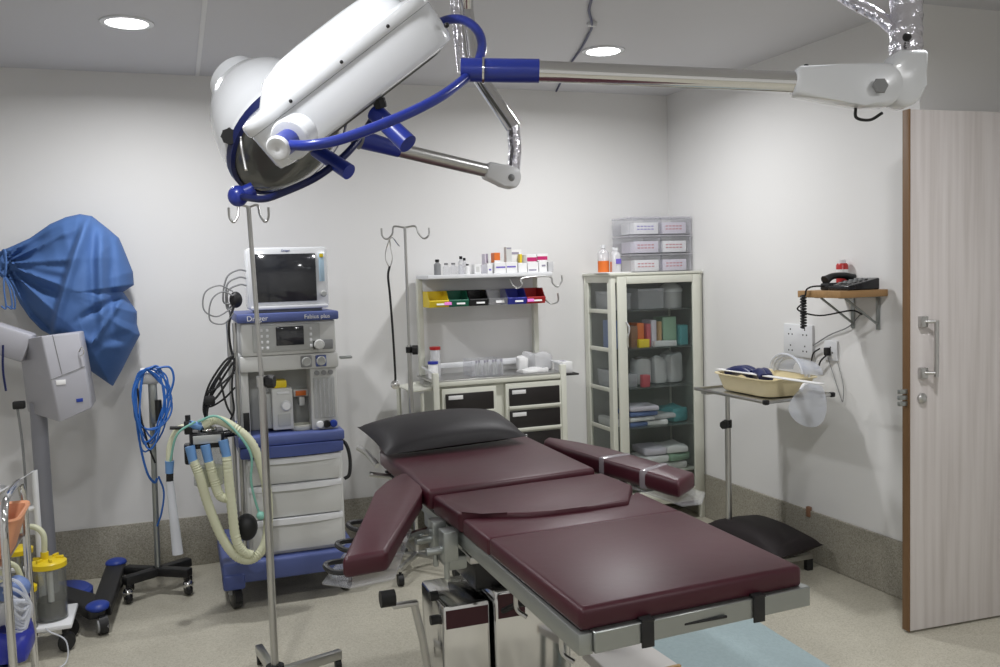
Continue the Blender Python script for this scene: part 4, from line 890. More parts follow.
def bottle(x, y, z, r, h_, liquid, label):
    t = thing('bottle', label, 'bottle', (x, y, z), 'bottles on the cabinet')
    B().lathe([(0, 0), (r, 0), (r, h_*.70), (r*.8, h_*.78), (r*.35, h_*.85), (r*.35, h_*.9), (0, h_*.9)], (x, y, z), seg=18).build('body', 'bagclear' , t)
    if liquid: B().lathe([(0, .001), (r*1.02, .001), (r*1.02, h_*.42), (0, h_*.42)], (x, y, z), seg=18).build('lower_label', liquid, t)
    B().lathe([(r*.42, h_*.88), (r*.42, h_), (0, h_)], (x, y, z), seg=12).build('cap', 'whiteplastic', t)
    return t
bottle(2.452, 4.92, ZT+.006, .034, .165, 'orange', 'bottle with orange base, outermost beside the clear boxes')
wb = bottle(2.505, 4.855, ZT+.006, .028, .145, None, 'plain white bottle standing before the two orange-based bottles')
bottle(2.536, 4.95, ZT+.006, .022, .15, 'orange', 'bottle with orange base tucked between white bottle and boxes')
B().b2(2.488, 2.522, 4.824, 4.8262, ZT+.055, ZT+.085).build('label_print', 'purple', wb, 'purple label')
wrapped('paper_stack', 'loose white papers lying under the bottles on the cabinet', 'paper', (2.475, 4.87, ZT), (.17, .19, .006), 'paper', .1, 61, None, .0006, .001)

for o in set(COL.objects)-before:
    if not o.parent: o.location.x -= .018
# ------------------------------------------------------------------ Mayo stand with basin, face shields
MS = thing('instrument_stand', 'steel instrument stand with tray on a single pole beside the glass cabinet', 'instrument stand', (2.70, 4.03, 0))
tz = .918
pts = [az(697, 386, tz), az(765, 402, tz), az(829, 392, tz), az(758, 379, tz)]
cxm = sum(pts, V())/4
poly = [(2.525, 4.065), (2.535, 3.475), (2.95, 3.525), (2.965, 4.08)]
tr = B(); tr.prism(poly, tz-.012, tz-.006, .003, 1)
for a, b in zip(poly, poly[1:]+poly[:1]): tr.tube([(a[0], a[1], tz-.002), (b[0], b[1], tz-.002)], .008, 8, smooth=False)
trm = tr.build('tray', 'steel', MS, 'steel tray')
cr = B()
for a in (poly[1], poly[2]): cr.box((a[0], a[1], tz-.002), (.026, .026, .024), .006)
cr.build('corner_cap', 'black', MS, 'black corner caps')
B().cyl((2.70, 4.03, .04), (2.70, 4.03, .70), .016, seg=16).build('lower_pole', 'steel', MS)
B().cyl((2.70, 4.03, .68), (2.70, 4.03, tz-.012), .012, seg=16).build('upper_pole', 'steel', MS)
B().b2(2.55, 2.96, 4.0, 4.05, tz-.030, tz-.013, .004).build('tray_bar', 'steel', MS)
kbm = B(); bentstar(kbm, (2.683, 4.02, .72), (-1, -.5, 0), .024, .03); kbm.cyl((2.70, 4.03, .70), (2.70, 4.03, .74), .021); kbm.build('clamp_knob', 'black', MS, 'black clamp knob')
B().cyl((2.70, 4.03, .04), (2.70, 4.03, .16), .022).build('pole_socket', 'black', MS, 'black pole socket')
bs_ = B(); bs_.b2(2.66, 2.74, 3.60, 4.22, .05, .08, .005); bs_.b2(2.56, 2.96, 3.68, 3.72, .06, .085, .004); bs_.b2(2.56, 2.96, 4.16, 4.20, .05, .075, .004); bs_.build('base', 'steel', MS, 'steel base frame')
for x, y in ((2.575, 3.70), (2.945, 3.70), (2.575, 4.18), (2.945, 4.18)): B().b2(x-.018, x+.018, y-.016, y+.016, 0, .065, .004).build('foot', 'black', MS, 'black foot')
cu = B(); cu.pillow(az(778, 559, .15), az(824, 545, .14), az(757, 517, .17), az(704, 524, .17), .065, 20, .04, .0015, .9, 5)
tag(cu.build('cushion', 'cushion'), 'flat dark cushion lying on the base of the instrument stand', 'cushion')
# basin
bc = V((2.745, 3.775, tz))
def rr_(a, b, n=40, p=6): return supell(a, b, n, p)
bm1 = B(); rings = []
for (a, b, z) in ((.125, .198, .000), (.130, .204, .006), (.152, .228, .078), (.166, .242, .083), (.166, .242, .088), (.148, .224, .086), (.126, .200, .012), (.122, .196, .008)):
    rings.append(bm1._v([bc + V((x, y, z)) for x, y in rr_(a, b)]))
for A, Bq in zip(rings, rings[1:]):
    for i in range(40): bm1._f([A[i], A[(i+1) % 40], Bq[(i+1) % 40], Bq[i]])
bm1._f(rings[0][::-1]); bm1._f(rings[-1])
tag(bm1.build('basin', 'basin', loc=bc), 'cream plastic basin on the tray of the instrument stand', 'basin')
for k, (x, y, rz, lb) in enumerate(((2.665, 3.87, .3, 'dark blue rolled band at the cabinet end of the cream basin'), (2.675, 3.72, -.2, 'dark blue rolled band nearer the door in the cream basin'))):
    r = B(); c_ = V((x, y, tz+.075)); dd = V((math.cos(rz+1.4), math.sin(rz+1.4), 0))
    for s in (0, 1): r.tube([c_ - dd*.085 + V((.03*s, 0, .012)), c_ - dd*.03 + V((.03*s, 0, .03)), c_ + dd*.03 + V((.03*s, 0, .024)), c_ + dd*.085 + V((.03*s, 0, .006))], .024, 12)
    tag(r.build('goggle_band', 'navy'), lb, 'band', 'dark bands in the basin')
# face shields: one lying with its brow band, one hanging over the edge
fs = thing('face_shield', 'clear face shield lying arched over the cream basin with its brow band up', 'face shield', (2.86, 3.76, tz+.10), 'face shields')
v1 = B()
arcs = []
for k in range(13):
    t_ = PI*k/12
    arcs.append((V((2.85 + .02*math.cos(t_), 3.74 + .15*math.cos(t_), tz+.098+.085*math.sin(t_))), V((2.95+.02*math.cos(t_), 3.70 + .14*math.cos(t_), tz+.092+.06*math.sin(t_)))))
A = v1._v([a for a, b in arcs]); Bq = v1._v([b for a, b in arcs])
for k in range(12): v1._f([A[k], A[k+1], Bq[k+1], Bq[k]])
bmesh.ops.solidify(v1.bm, geom=v1.bm.faces[:], thickness=.0015)
v1.build('visor', 'visor', fs)
bb = B()
for w_, dz in ((0, 0), (.020, -.012), (.040, -.02)): bb.tube([a + V((w_, 0, dz)) for a, b in arcs], .007, 8, 2)
bb.build('brow_band', 'visor', fs, 'white brow band')
qa, qb = az(719, 369, tz+.098), az(822, 384, tz+.098); qd = qb-qa
tag(B().box((qa+qb)/2, (qd.length, .035, .006), .002, MX.Rotation(math.atan2(qd.y, qd.x), 3, 'Z')).build('strip', 'paper'), 'long white flat strip lying across the rim of the cream basin', 'strip')
fs2 = thing('face_shield', 'rounded clear face shield hanging over the tray edge towards the door', 'face shield', (2.98, 3.46, .70), 'face shields')
c_ = ay(811, 406, 3.44)
v2 = B(); n_ = 28; ps = []
xc, zc = c_.x, c_.z
ol = [(.110*math.sin(2*PI*i/n_), -.098*math.cos(2*PI*i/n_)*(1.0)) for i in range(n_)]
ol = [(x*(1-.18*max(0, z/.098)), z*(1.0 if z < 0 else 1.15)) for x, z in ol]
ctr = v2.bm.verts.new((xc, 3.425, zc)); ring = v2._v([(xc+x, 3.425+.03*(x/.098)**2, zc+z) for x, z in ol])
for i in range(n_): v2._f([ctr, ring[i], ring[(i+1) % n_]])
bmesh.ops.solidify(v2.bm, geom=v2.bm.faces[:], thickness=.0015)
v2.build('visor', 'visor', fs2)
B().tube([(xc-.05, 3.45, zc+.075), (xc-.01, 3.465, zc+.10), (xc+.05, 3.455, zc+.075)], .009, 8).build('brow_band', 'paper', fs2, 'white brow band')

# ------------------------------------------------------------------ wall shelf with telephone
WS = thing('wall_shelf', 'small wooden shelf on two steel brackets on the right-hand wall', 'shelf', (3.05, 3.43, 1.39))
sz = ax(865, 293, 2.95).z
sy0, sy1, sx0 = 3.275, 3.57, 2.79
B().b2(sx0, XR-.001, sy0, sy1, sz-.018, sz+.014, .002).build('board', 'shelfwood', WS)
for y in (3.50, 3.335):
    b = B(); b.b2(XR-.006, XR-.001, y-.012, y+.012, sz-.175, sz-.018, .001); b.b2(2.84, XR-.006, y-.012, y+.012, sz-.023, sz-.018, .001); b.tube([(2.87, y, sz-.024), (XR-.006, y, sz-.15)], .006, 8, smooth=False); b.build('bracket', 'greysteel', WS, 'steel bracket')
TZ = sz+.014
ph = thing('telephone', 'black desk telephone with coiled cord on the wooden wall shelf', 'telephone', (2.93, 3.42, TZ))
b = B(); b.prism([(2.845, TZ), (3.02, TZ), (3.02, TZ+.055), (2.845, TZ+.022)], 3.285, 3.425, .006, 2, None, MX(((1, 0, 0), (0, 0, 1), (0, 1, 0)))); b.build('body', 'blackgloss', ph)
b = B(); b.tube([(2.855, 3.455, TZ+.045), (2.90, 3.455, TZ+.065), (2.97, 3.455, TZ+.066), (3.015, 3.455, TZ+.05)], .016, 10, rad=lambda t_: .015+.010*abs(2*t_-1)**3); b.b2(2.85, 3.02, 3.425, 3.485, TZ, TZ+.034, .008); hsn = b.build('handset', 'black', ph)
kp = B()
for i in range(4):
    for j_ in range(3): kp.box((2.885+.03*i, 3.325+.03*j_, TZ+.035+.0052*i), (.016, .016, .006), .002)
kp.build('keypad', 'greyplastic', ph)
co = B(); pts = []
for k in range(60):
    z = TZ-.02-.155*k/59; r = .012
    pts.append((2.780-.012 + r*math.cos(k*1.25), 3.50 + r*math.sin(k*1.25), z))
co.tube([(2.86, 3.455, TZ+.02), (2.80, 3.47, TZ+.020), (2.778, 3.49, TZ+.006)] + pts, .0045, 6, 3); co.build('coiled_cord', 'black', ph, 'black coiled cord')
cdd = B(); cdd.tube([(2.79, 3.51, TZ-.05), (2.775, 3.55, TZ-.09), (2.86, 3.50, TZ-.12), (2.99, 3.44, TZ-.10), (XR-.01, 3.43, TZ-.12)], .004, 6); cdd.build('line_cord', 'black', ph)
rb = thing('sanitiser_bottle', 'red and white bottle standing behind the telephone on the wall shelf', 'bottle', (3.02, 3.532, TZ))
ry = ax(843, 262, 3.0)
B().lathe([(0, 0), (.026, 0), (.028, .01), (.028, .115), (.022, .124), (0, .124)], (3.02, 3.532, TZ)).build('body', 'red', rb); B().lathe([(.0285, .055), (.0286, .095)], (3.02, 3.532, TZ)).build('label_band', 'paper', rb, 'white label'); B().lathe([(.018, .12), (.019, .140), (0, .142)], (3.02, 3.532, TZ)).build('cap', 'whiteplastic', rb, 'white cap')
# sockets
def plate(y0, y1, z0, z1, name, label, cols, rows):
    XR = xr(y1)+.001
    t = thing(name, label, 'socket', (XR, (y0+y1)/2, z0))
    B().b2(XR-.010, XR+.006, y0, y1, z0, z1, .004).build('plate', 'whiteplastic', t)
    hol = B()
    for i in range(cols):
        for j_ in range(rows):
            yc = y0+(y1-y0)*(i+.5)/cols; zc_ = z0+(z1-z0)*(j_+.5)/rows
            for dy_, dz_ in ((0, .016), (-.014, -.010), (.014, -.010)): hol.cyl((XR-.0095, yc+dy_, zc_+dz_), (XR-.0108, yc+dy_, zc_+dz_), .0045, seg=10)
    hol.build('pin_hole', 'black', t, 'dark pin holes'); return t
plate(3.775, 4.005, 1.065, 1.235, 'socket_plate', 'large white four-gang socket plate on the wall above the instrument stand', 2, 2)
sp2 = plate(3.60, 3.695, 1.065, 1.165, 'socket_plate', 'small white socket plate with black plug on the wall below the wall shelf', 1, 1)
t = thing('plug_lead', 'thin black lead plugged into the small socket plate below the wall shelf', 'cable', (XR-.02, 3.66, 1.05))
B().b2(XR-.035, XR-.011, 3.645, 3.675, 1.09, 1.13, .005).build('plug', 'black', t)
B().tube([(XR-.03, 3.66, 1.09), (XR-.03, 3.70, 1.06), (XR-.025, 3.73, 1.02), (XR-.02, 3.78, 1.03), (XR-.02, 3.77, 1.09), (XR-.02, 3.72, 1.12)], .004, 6).build('loop', 'black', t)
B().tube([(XR-.02, 3.66, 1.08), (XR-.012, 3.62, .98), (XR-.01, 3.585, .90), (XR-.01, 3.565, .87), (XR-.01, 3.56, .95), (XR-.01, 3.60, 1.06)], .002, 6).build('thin_lead', 'greyplastic', t)
t = thing('telephone_lead', 'thin grey lead running down the wall from the shelf to the socket plate', 'cable', (XR-.01, 3.7, 1.1))
B().tube([(XR-.012, 3.44, TZ-.12), (XR-.012, 3.52, 1.24), (XR-.012, 3.66, 1.19), (XR-.014, 3.80, 1.12)], .003, 6).build('cable', 'greyplastic', t)
tag(B().box((XR-.02, ax(812, 512, XR).y, .262), (.022, .025, .055), .005).build('wall_clip', 'teddybrown'), 'small brown clip on the skirting near the dark cushion', 'clip')

# ------------------------------------------------------------------ floor mat and step board
tag(B().prism([(1.50, 3.30), (2.30, 3.27), (2.275, 2.60), (1.47, 2.63)], .001, .012, .003, 1).build('floor_mat', 'matblue'), 'pale blue foam mat on the floor beside the operating table', 'mat')
SB = thing('step_stool', 'low step with pale top and wood edge at the foot of the operating table', 'step', (1.33, 2.75, 0))
bx0, bx1, by0, by1, bz = 1.235, 1.435, 2.44, 2.615, .30
sq = [(1.205, 2.415), (1.432, 2.430), (1.418, 2.66), (1.205, 2.66)]
B().prism(sq, .262, .30, .003, 1).build('top_board', 'laminate2', SB)
B().prism([(1.203, 2.405), (1.438, 2.420), (1.436, 2.430), (1.203, 2.415)], .260, .299, 0, 1).build('edge_strip', 'tan', SB, 'wood edge')
for x, y in ((1.23, 2.44), (1.40, 2.45), (1.23, 2.60), (1.40, 2.60)): B().b2(x-.015, x+.015, y-.015, y+.015, .0, .262, .003).build('leg', 'greysteel', SB)

# ------------------------------------------------------------------ blue cable stand
CS = thing('cable_stand', 'pole stand on four casters hung with blue cables, beside the blue cloth', 'stand', (-.159, 4.74, 0))
B().cyl((-.159, 4.74, .10), (-.142, 4.74, 1.06), .014).build('pole', 'greysteel', CS)
for a in (38, 142, 218, 322):
    d_ = V((math.cos(math.radians(a)), math.sin(math.radians(a))*.8, 0))
    L1 = B().box(V((-.159, 4.74, .115)) + d_*.085, (.20, .050, .044), .008, MX.Rotation(math.atan2(d_.y, d_.x), 3, 'Z')).build('leg', 'black', CS, 'black leg')
    e_ = V((-.159, 4.74, 0)) + d_*.175
    w_ = B(); w_.cyl(e_+V((0, 0, .10)), e_+V((0, 0, .07)), .010); w_.lathe([(0, -.018), (.024, -.016), (.032, -.006), (.032, .006), (.024, .016), (0, .018)], e_+V((0, 0, .033)), (1, .3, 0)); cst = w_.build('caster', 'blackgloss', L1)
    B().ball(e_+V((0, 0, .055)), .026, (1, 1, .9)).build('caster_hood', 'chrome', L1, 'chrome caster hood')
B().cyl((-.185, 4.69, 1.10), (-.105, 4.69, 1.10), .040, seg=24).build('reel', 'whiteplastic', CS, 'white reel')
B().cyl((-.195, 4.69, 1.10), (-.184, 4.69, 1.10), .020, seg=20).build('reel_cap', 'chrome', CS)
B().b2(-.155, -.115, 4.70, 4.74, .86, 1.09, .006).build('bracket', 'greysteel', CS)
B().cyl((-.112, 4.68, .88), (-.112, 4.68, .98), .016).build('hand_piece', 'black', CS, 'black hand piece')
rj = random.Random(4)
BC = thing('cable_coil', 'coil of blue cables looped over the white reel of the pole stand', 'cables', (-.14, 4.68, .70))
cb_ = B()
for k in range(8):
    j = lambda a: rj.uniform(-a, a)
    cb_.tube([(-.15+j(.01), 4.645-.004*k, 1.142), (-.19+j(.018), 4.64, 1.10+j(.02)), (-.208+j(.018), 4.64-.004*k, .95+j(.04)), (-.17+j(.025), 4.64-.004*k, .80+j(.06)), (-.105+j(.02), 4.64-.004*k, .85+j(.05)), (-.068+j(.02), 4.64, 1.0+j(.04)), (-.09+j(.02), 4.645, 1.11+j(.03)), (-.15+j(.01), 4.645-.004*k, 1.142)], .0045, 6)
cb_.tube([(-.21, 4.63, 1.0), (-.205, 4.63, .80), (-.18, 4.64, .64), (-.15, 4.66, .58), (-.135, 4.66, .60)], .006, 6)
cb_.tube([(-.11, 4.64, 1.14), (-.05, 4.64, 1.14), (-.035, 4.64, 1.08), (-.06, 4.64, 1.0)], .006, 6)
cb_.tube([(-.13, 4.70, .60), (-.11, 4.70, .52), (-.125, 4.70, .42), (-.15, 4.71, .35)], .005, 6)
cb_.build('cable', 'cableblue', BC)
B().tube([(-.20, 4.625, 1.05), (-.19, 4.62, .9), (-.16, 4.62, .75), (-.14, 4.64, .68)], .005, 6).build('dark_cable', 'black', BC, 'black cable')

# ------------------------------------------------------------------ microscope stand with drape
MI = thing('microscope_stand', 'grey floor stand with sloping housing on a thick column', 'floor stand', (-.625, 4.60, 0))
B().cyl((-.625, 4.60, .06), (-.628, 4.60, 1.02), .036, seg=24).build('column', 'greypole', MI)
# housing: sloped front wedge, its flank towards the room
f = [ay(37, 335, 4.42), ay(79, 333, 4.42), ay(92, 408, 4.42), ay(60, 423, 4.42), ay(24, 411, 4.62), ay(17, 343, 4.62)]
hm = B()
fr_ = [ay(41, 336, 4.40), ay(60, 423, 4.40), ay(92, 408, 4.46), ay(79, 333, 4.46)]
lf_ = [ay(18, 340, 4.62), ay(27, 412, 4.62)]
bkp = [V((fr_[3].x, 4.70, fr_[3].z)), V((fr_[2].x, 4.70, fr_[2].z))]
v = hm._v([fr_[0], fr_[1], fr_[2], fr_[3], lf_[0], lf_[1], bkp[0], bkp[1]])
for q in ((0, 1, 2, 3), (4, 5, 1, 0), (3, 2, 7, 6), (4, 6, 7, 5), (0, 3, 6, 4), (1, 5, 7, 2)): hm._f([v[i] for i in q])
bmesh.ops.bevel(hm.bm, geom=hm.bm.edges[:], offset=.008, segments=2, profile=.5, affect='EDGES')
MH = hm.build('housing', 'greybox', MI, 'grey housing')
def onface(s, t_): return (fr_[0].lerp(fr_[3], s)).lerp(fr_[1].lerp(fr_[2], s), t_)
nf = (fr_[3]-fr_[0]).cross(fr_[1]-fr_[0]).normalized(); nf = -nf if nf.y > 0 else nf
sm = B(); a, b = onface(0, .50)+nf*.0005, onface(1, .44)+nf*.0005; sm.tube([a, b], .0018, 6, smooth=False); a, b = onface(.30, 0)+nf*.0005, onface(.34, .48)+nf*.0005; sm.tube([a, b], .0015, 6, smooth=False); sm.build('panel_seam', 'greyplastic', MH)
def facebox(s, t_, w, h_): 
    ex = (fr_[3]-fr_[0]).normalized(); ez = nf.cross(ex); return MB().box(onface(s, t_)+nf*.001, (w, h_, .003), .0005, MX((ex, ez, nf)).transposed())
facebox(.26, .56, .04, .022).build('sticker', 'paper', MH, 'white sticker'); facebox(.68, .84, .028, .016).build('badge', 'royal', MH, 'blue badge')
B().tube([onface(.90, .24)+nf*.004, onface(.97, .19)+nf*.02, onface(1.0, .26)+nf*.02, onface(.92, .30)+nf*.004], .003, 6).build('loop', 'chrome', MH)
arm_ = B(); p0, p1 = ay(30, 348, 4.60), ay(-60, 320, 4.60)
arm_.box((p0+p1)/2, ((p1-p0).length, .16, .13), .012, MX.Rotation(-math.atan2(p1.z-p0.z, p0.x-p1.x)*-1, 3, 'Y'))
arm_.build('arm', 'greybox', MI, 'grey arm reaching out of frame')
B().tube([ay(3, 345, 4.50), ay(3, 370, 4.50), ay(6, 391, 4.50)], .005, 6).build('hanging_cord', 'navy', MI)
B().lathe([(0, 0), (.135, 0), (.15, .012), (.15, .055), (.135, .068), (0, .07)], (-.60, 4.66, .045)).build('base_disc', 'royal', MI, 'blue round base cover')
lg = B()
lg.prism([(-.60, 4.72), (-.62, 4.60), (-.44, 4.27), (-.37, 4.28), (-.35, 4.40)], .075, .125, .012)
l1 = lg.build('leg', 'black', MI, 'black leg')
lg = B(); lg.prism([(-.43, 4.36), (-.345, 4.28), (-.315, 4.93), (-.41, 4.94)], .075, .130, .012); l2 = lg.build('leg', 'black', MI, 'black leg')
B().ball((-.402, 4.31, .122), .052, (1, 1, .45)).build('leg_cap', 'royal', l1, 'blue cap'); B().ball((-.362, 4.93, .130), .052, (1, 1, .45)).build('leg_cap', 'royal', l2, 'blue cap')
for x, y, pr_ in ((-.385, 4.29, l1), (-.36, 4.92, l2)):
    w_ = B(); w_.cyl((x-.018, y-.005, .045), (x+.018, y+.005, .045), .045, seg=24); wh = w_.build('wheel', 'black', pr_)
    B().cyl((x-.021, y-.02, .045), (x+.021, y-.02+.01, .045), .030, seg=20).build('wheel_disc', 'greyplastic', pr_, 'grey wheel disc')
B().tube([ay(17, 405, 4.52), ay(22, 440, 4.52), ay(25, 475, 4.52), ay(27, 520, 4.52), ay(28, 560, 4.52)], .006, 6).build('cord', 'greyplastic', MI)
B().box(ay(19, 405, 4.52), (.05, .035, .035), .006).build('plug', 'black', MI, 'black angled plug')

# drape: cloth hood tied at its left, stretched over something bulky by the wall
DO = [(-2, 252), (10, 247), (30, 238), (50, 224), (66, 217), (80, 214), (92, 216), (106, 227), (119, 238), (123, 247), (129, 262), (133, 272), (134, 285), (123, 292), (130, 302), (137, 312), (137, 325), (140, 335), (132, 350), (122, 370), (113, 386), (100, 377), (84, 366), (70, 352), (56, 338), (42, 330), (30, 318), (20, 304), (12, 288), (5, 277), (-3, 275)]
n0 = len(DO); fine = []
P2 = [V((a, b)) for a, b in DO]
for i in range(n0):
    a, b, c, d = P2[i-1], P2[i], P2[(i+1) % n0], P2[(i+2) % n0]
    for k in range(7):
        t_ = k/7; q = b.lerp(c, t_); fine.append(q)
knot = V((4, 264)); KC = V((72, 292)); NR = 40
dm = B(); rings = []
import mathutils
for r in range(NR+1):
    ring = []
    for i, q in enumerate(fine):
        rho = r/NR
        px_ = KC.lerp(q, rho)
        d_ = px_ - knot; ang = math.atan2(d_.y, d_.x); dist = d_.length
        prof = (1-rho**2.6)**.5
        nearknot = max(0, 1-dist/70)
        y = 4.93 - .27*prof*(1-.55*nearknot)
        amp = min(1, (1-rho)*7)
        # pleats running out from the tie
        ss = lambda t_: min(1, max(0, t_*.5+.5))**2*(3-2*min(1, max(0, t_*.5+.5)))
        x1 = 88 - (px_.y-216)*.29
        sL = 1 - ss((px_.x-x1)/5)
        y += amp*.030*math.exp(-dist/80)*(abs(math.sin(ang*8.5+.4))**.7*2-1)*(.3+.7*sL)
        # the cloth drops from the peak: everything on the tie's side of that edge lies deeper
        y += amp*.055*sL*min(1, max(0, (px_.y-216)/25))
        y -= amp*.030*math.exp(-((px_.x-x1-5)/5)**2)
        # long folds falling on the other side
        x2 = 104 + (px_.y-228)*.02
        y -= amp*.028*math.exp(-((px_.x-x2)/4)**2)*ss((330-px_.y)/25)
        y += amp*.030*math.exp(-((px_.x-x2-9)/4.5)**2)*ss((330-px_.y)/25)
        y += amp*.022*math.exp(-((px_.x-x2+9)/4)**2)*ss((310-px_.y)/30)
        # creases from the waist of the outline
        for (fx, fy, sl, wd, am) in ((128, 293, .55, 3.5, .034), (128, 293, 1.5, 4, -.020), (137, 330, .35, 4, .020), (120, 345, -.25, 5, -.018)):
            tt = px_.y - (fy + (fx-px_.x)*sl)
            y += amp*am*math.exp(-(tt/wd)**2)*ss((px_.x-88)/14)
        for (fy, sl, wd, am) in ((268, .42, 5, .020), (262, .16, 4, -.018), (285, .85, 5, .022)):
            tt = px_.y - (fy + px_.x*sl)
            y += amp*am*math.exp(-(tt/wd)**2)*sL
        y += amp*.008*mathutils.noise.noise(V((px_.x*.06, px_.y*.05, 3)))
        ring.append(ay(px_.x, px_.y, 4.93) + V((0, y-4.93, 0)))
        if r == 0: break
    rings.append([dm.bm.verts.new(p) for p in ring])
nf_ = len(fine)
for i in range(nf_): dm._f([rings[0][0], rings[1][i], rings[1][(i+1) % nf_]])
for A, Bq in zip(rings[1:], rings[2:]):
    for i in range(nf_): dm._f([A[i], A[(i+1) % nf_], Bq[(i+1) % nf_], Bq[i]])
hem = dm._v([v.co + V((-.004, .10, 0)) for v in rings[-1]])
for i in range(nf_): dm._f([rings[-1][i], rings[-1][(i+1) % nf_], hem[(i+1) % nf_], hem[i]])
dm._f(hem)
DR = thing('equipment_cover', 'blue cloth cover tied over a bulky item against the back wall', 'cover', (-.45, 4.9, 1.05))
dm.build('cloth', 'drape', DR, ang=80)
ti = B(); ti.tube([ay(-3, 262, 4.76), ay(4, 250, 4.72), ay(6, 264, 4.71), ay(4, 277, 4.72), ay(-3, 270, 4.76)], .006, 6)
for x in (6, 12, 15): ti.tube([ay(4, 275, 4.72), ay(x-2, 290, 4.70), ay(x, 308, 4.70), ay(x-5, 306, 4.70)], .004, 6)
ti.build('tie_cord', 'drape', DR, 'tie cords')

# ------------------------------------------------------------------ suction unit
SU = thing('suction_unit', 'suction trolley with yellow-lidded clear canister and black wheels', 'suction unit', (-.575, 4.22, 0))
B().b2(-.70, -.485, 4.09, 4.36, .115, .135, .006).build('deck', 'whiteplastic', SU, 'white deck')
cn = B().lathe([(0, 0), (.064, 0), (.066, .23), (.062, .23), (.060, .006), (0, .006)], (-.572, 4.20, .135)).build('canister', 'canister', SU, 'clear canister')
B().lathe([(0, .008), (.059, .008), (.059, .085), (0, .085)], (-.572, 4.20, .135)).build('dark_filling', 'black', SU, 'dark contents')
ld = B(); ld.lathe([(.069, .224), (.071, .226), (.071, .246), (.058, .256), (.02, .260), (0, .260)], (-.572, 4.20, .135)); 
for a in range(6): ld.box((-.572+.045*math.cos(a), 4.20+.045*math.sin(a), .392), (.03, .012, .022), .003, MX.Rotation(a, 3, 'Z'))
ld.cyl((-.585, 4.20, .39), (-.585, 4.20, .425), .016); ld.cyl((-.64, 4.19, .372), (-.61, 4.19, .378), .018); ld.build('lid', 'yellow', cn, 'yellow lid')
B().cyl((-.565, 4.16, .20), (-.565, 4.16, .35), .012).build('float_tube', 'whiteplastic', cn)
cn2 = B().lathe([(0, 0), (.05, 0), (.052, .16), (0, .16)], (-.665, 4.12, .135)).build('canister', 'canister', SU, 'second clear canister')
B().lathe([(.055, .155), (.056, .175), (.04, .185), (0, .186)], (-.665, 4.12, .135)).build('lid', 'yellow', cn2, 'yellow lid')
B().lathe([(.055, 0), (.056, .02), (.04, .03), (0, .031)], (-.70, 4.32, .40)).build('spare_lid', 'yellow', SU, 'yellow cap')
hs = B(); hs.tube([(-.585, 4.20, .42), (-.585, 4.20, .50), (-.62, 4.21, .535), (-.66, 4.22, .525), (-.70, 4.24, .47)], .012, 10); hs.tube([(-.66, 4.12, .32), (-.68, 4.11, .40), (-.72, 4.1, .42), (-.74, 4.12, .34), (-.73, 4.1, .2)], .011, 10); hs.build('hose', 'hose', SU, 'cream hose')
for x, y in ((-.515, 4.30), (-.515, 4.15), (-.68, 4.30), (-.68, 4.15)):
    w_ = B(); w_.cyl((x, y, .115), (x, y, .05), .010); w_.lathe([(0, -.018), (.034, -.016), (.042, -.006), (.042, .006), (.034, .016), (0, .018)], (x, y, .042), (1, -.8, 0)); w_.build('caster', 'black', SU, 'black caster')
B().cyl((-.70, 4.32, .135), (-.70, 4.32, .40), .012).build('post', 'greysteel', SU)
# white tubular frame behind
WF = thing('tubular_frame', 'white tubular frame standing behind the suction trolley', 'frame', (-.70, 4.42, 0))
b = B(); b.tube([(-.80, 4.42, 0), (-.80, 4.42, .64), (-.635, 4.42, .735), (-.633, 4.42, 0)], .014, 10, smooth=False); b.tube([(-.80, 4.42, .52), (-.633, 4.42, .575)], .012, 8, smooth=False); b.tube([(-.80, 4.42, .30), (-.633, 4.42, .30)], .012, 8, smooth=False)
b.tube([(-.80, 4.62, 0), (-.80, 4.62, .64), (-.80, 4.42, .64)], .014, 10, smooth=False)
b.build('tube', 'whiteplastic', WF)

# ------------------------------------------------------------------ chrome trolley at the frame edge
CT = thing('chrome_trolley', 'chrome tube trolley holding the peach basket at the photo edge', 'trolley', (-.78, 3.37, 0))
for x in (-.552, -1.10):
    b = B(); b.tube([(x, 3.17, .04), (x, 3.17, .62), (x, 3.17, .78), (x, 3.20, .850), (x, 3.27, .875), (x, 3.46, .875), (x, 3.53, .850), (x, 3.565, .78), (x, 3.57, .62), (x, 3.57, .04)], .013, 12, 5); b.build('end_frame', 'chrome', CT, 'bent chrome tube')
for z in (.30, .665):
    b = B(); b.b2(-1.09, -.56, 3.18, 3.56, z-.006, z, .002); b.tube([(-1.09, 3.17, z), (-.56, 3.17, z)], .008, 8, smooth=False); b.tube([(-1.09, 3.57, z), (-.56, 3.57, z)], .008, 8, smooth=False)
    b.build('shelf', 'steel', CT, 'steel shelf')
for x in (-.552, -1.10):
    for y in (3.17, 3.57): B().ball((x, y, .03), .03).build('caster', 'black', CT)
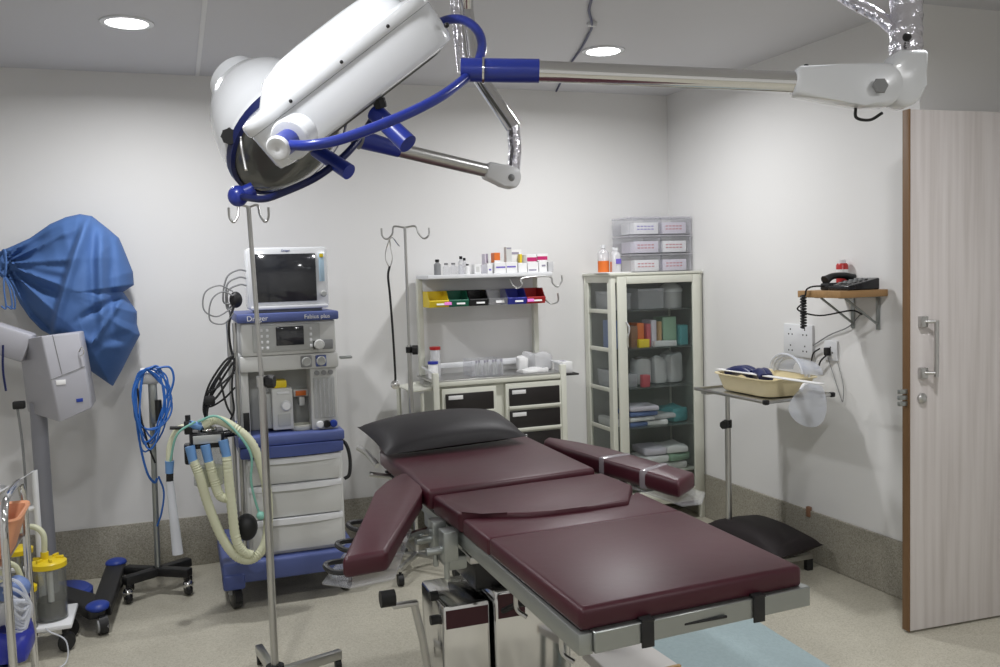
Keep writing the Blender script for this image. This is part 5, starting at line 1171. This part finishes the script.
PB = thing('basket', 'peach plastic basket on the upper shelf of the chrome trolley', 'basket', (-.66, 3.40, .667))
rings = []; bm1 = B(); bc = V((-.668, 3.37, .667))
for (a, b_, z) in ((.105, .105, 0), (.145, .135, .125), (.152, .142, .128), (.150, .140, .136), (.138, .128, .130), (.100, .100, .006)):
    rings.append(bm1._v([bc + V((x, y, z)) for x, y in rr_(a, b_, 40, 8)]))
for A, Bq in zip(rings, rings[1:]):
    for i in range(40): bm1._f([A[i], A[(i+1) % 40], Bq[(i+1) % 40], Bq[i]])
bm1._f(rings[0][::-1]); bm1._f(rings[-1]); bm1.build('shell', 'peach', PB)
wrapped('paper_pack', 'white and lilac pack sticking out of the peach basket', 'pack', (-.63, 3.37, .675), (.10, .10, .14), 'lavender', .3, 71, None, .008, .02)
for k, (x, y, z, sz_, m_, lb) in enumerate(((-.60, 3.36, .306, (.16, .2, .10), 'binblue', 'deep blue bag lying low in the chrome trolley'), (-.73, 3.40, .306, (.12, .2, .16), 'bagclear', 'crumpled clear bag standing behind the deep blue bag'), (-.60, 3.40, .42, (.15, .16, .08), 'bagclear', 'clear bag heaped over the deep blue bag'), (-.58, 3.36, .51, (.10, .10, .05), 'packblue', 'light blue packet on top of the clear bags'))):
    wrapped('plastic_bag', lb, 'bag', (x, y, z), sz_, m_, .2*k, 80+k, None, .014, .03)
TT = thing('tubing_bundle', 'loose pale tubing spilling between the trolley posts', 'tubing', (-.56, 3.5, .40))
b = B()
for k in range(5): b.tube([(-.60+.01*k, 3.30-.02*k, .60-.02*k), (-.54, 3.30, .57-.03*k), (-.52, 3.33, .48), (-.54, 3.32, .40+.01*k), (-.58, 3.28, .44+.02*k), (-.56+.01*k, 3.27, .52)], .006, 6)
b.build('tube', 'visor', TT)
B().tube([(-.585, 4.10, .13), (-.56, 4.02, .14), (-.50, 4.0, .10), (-.50, 3.98, .02), (-.56, 3.95, .004), (-.66, 3.96, .004)], .003, 6).build('drain_line', 'visor', SU, 'thin clear line')
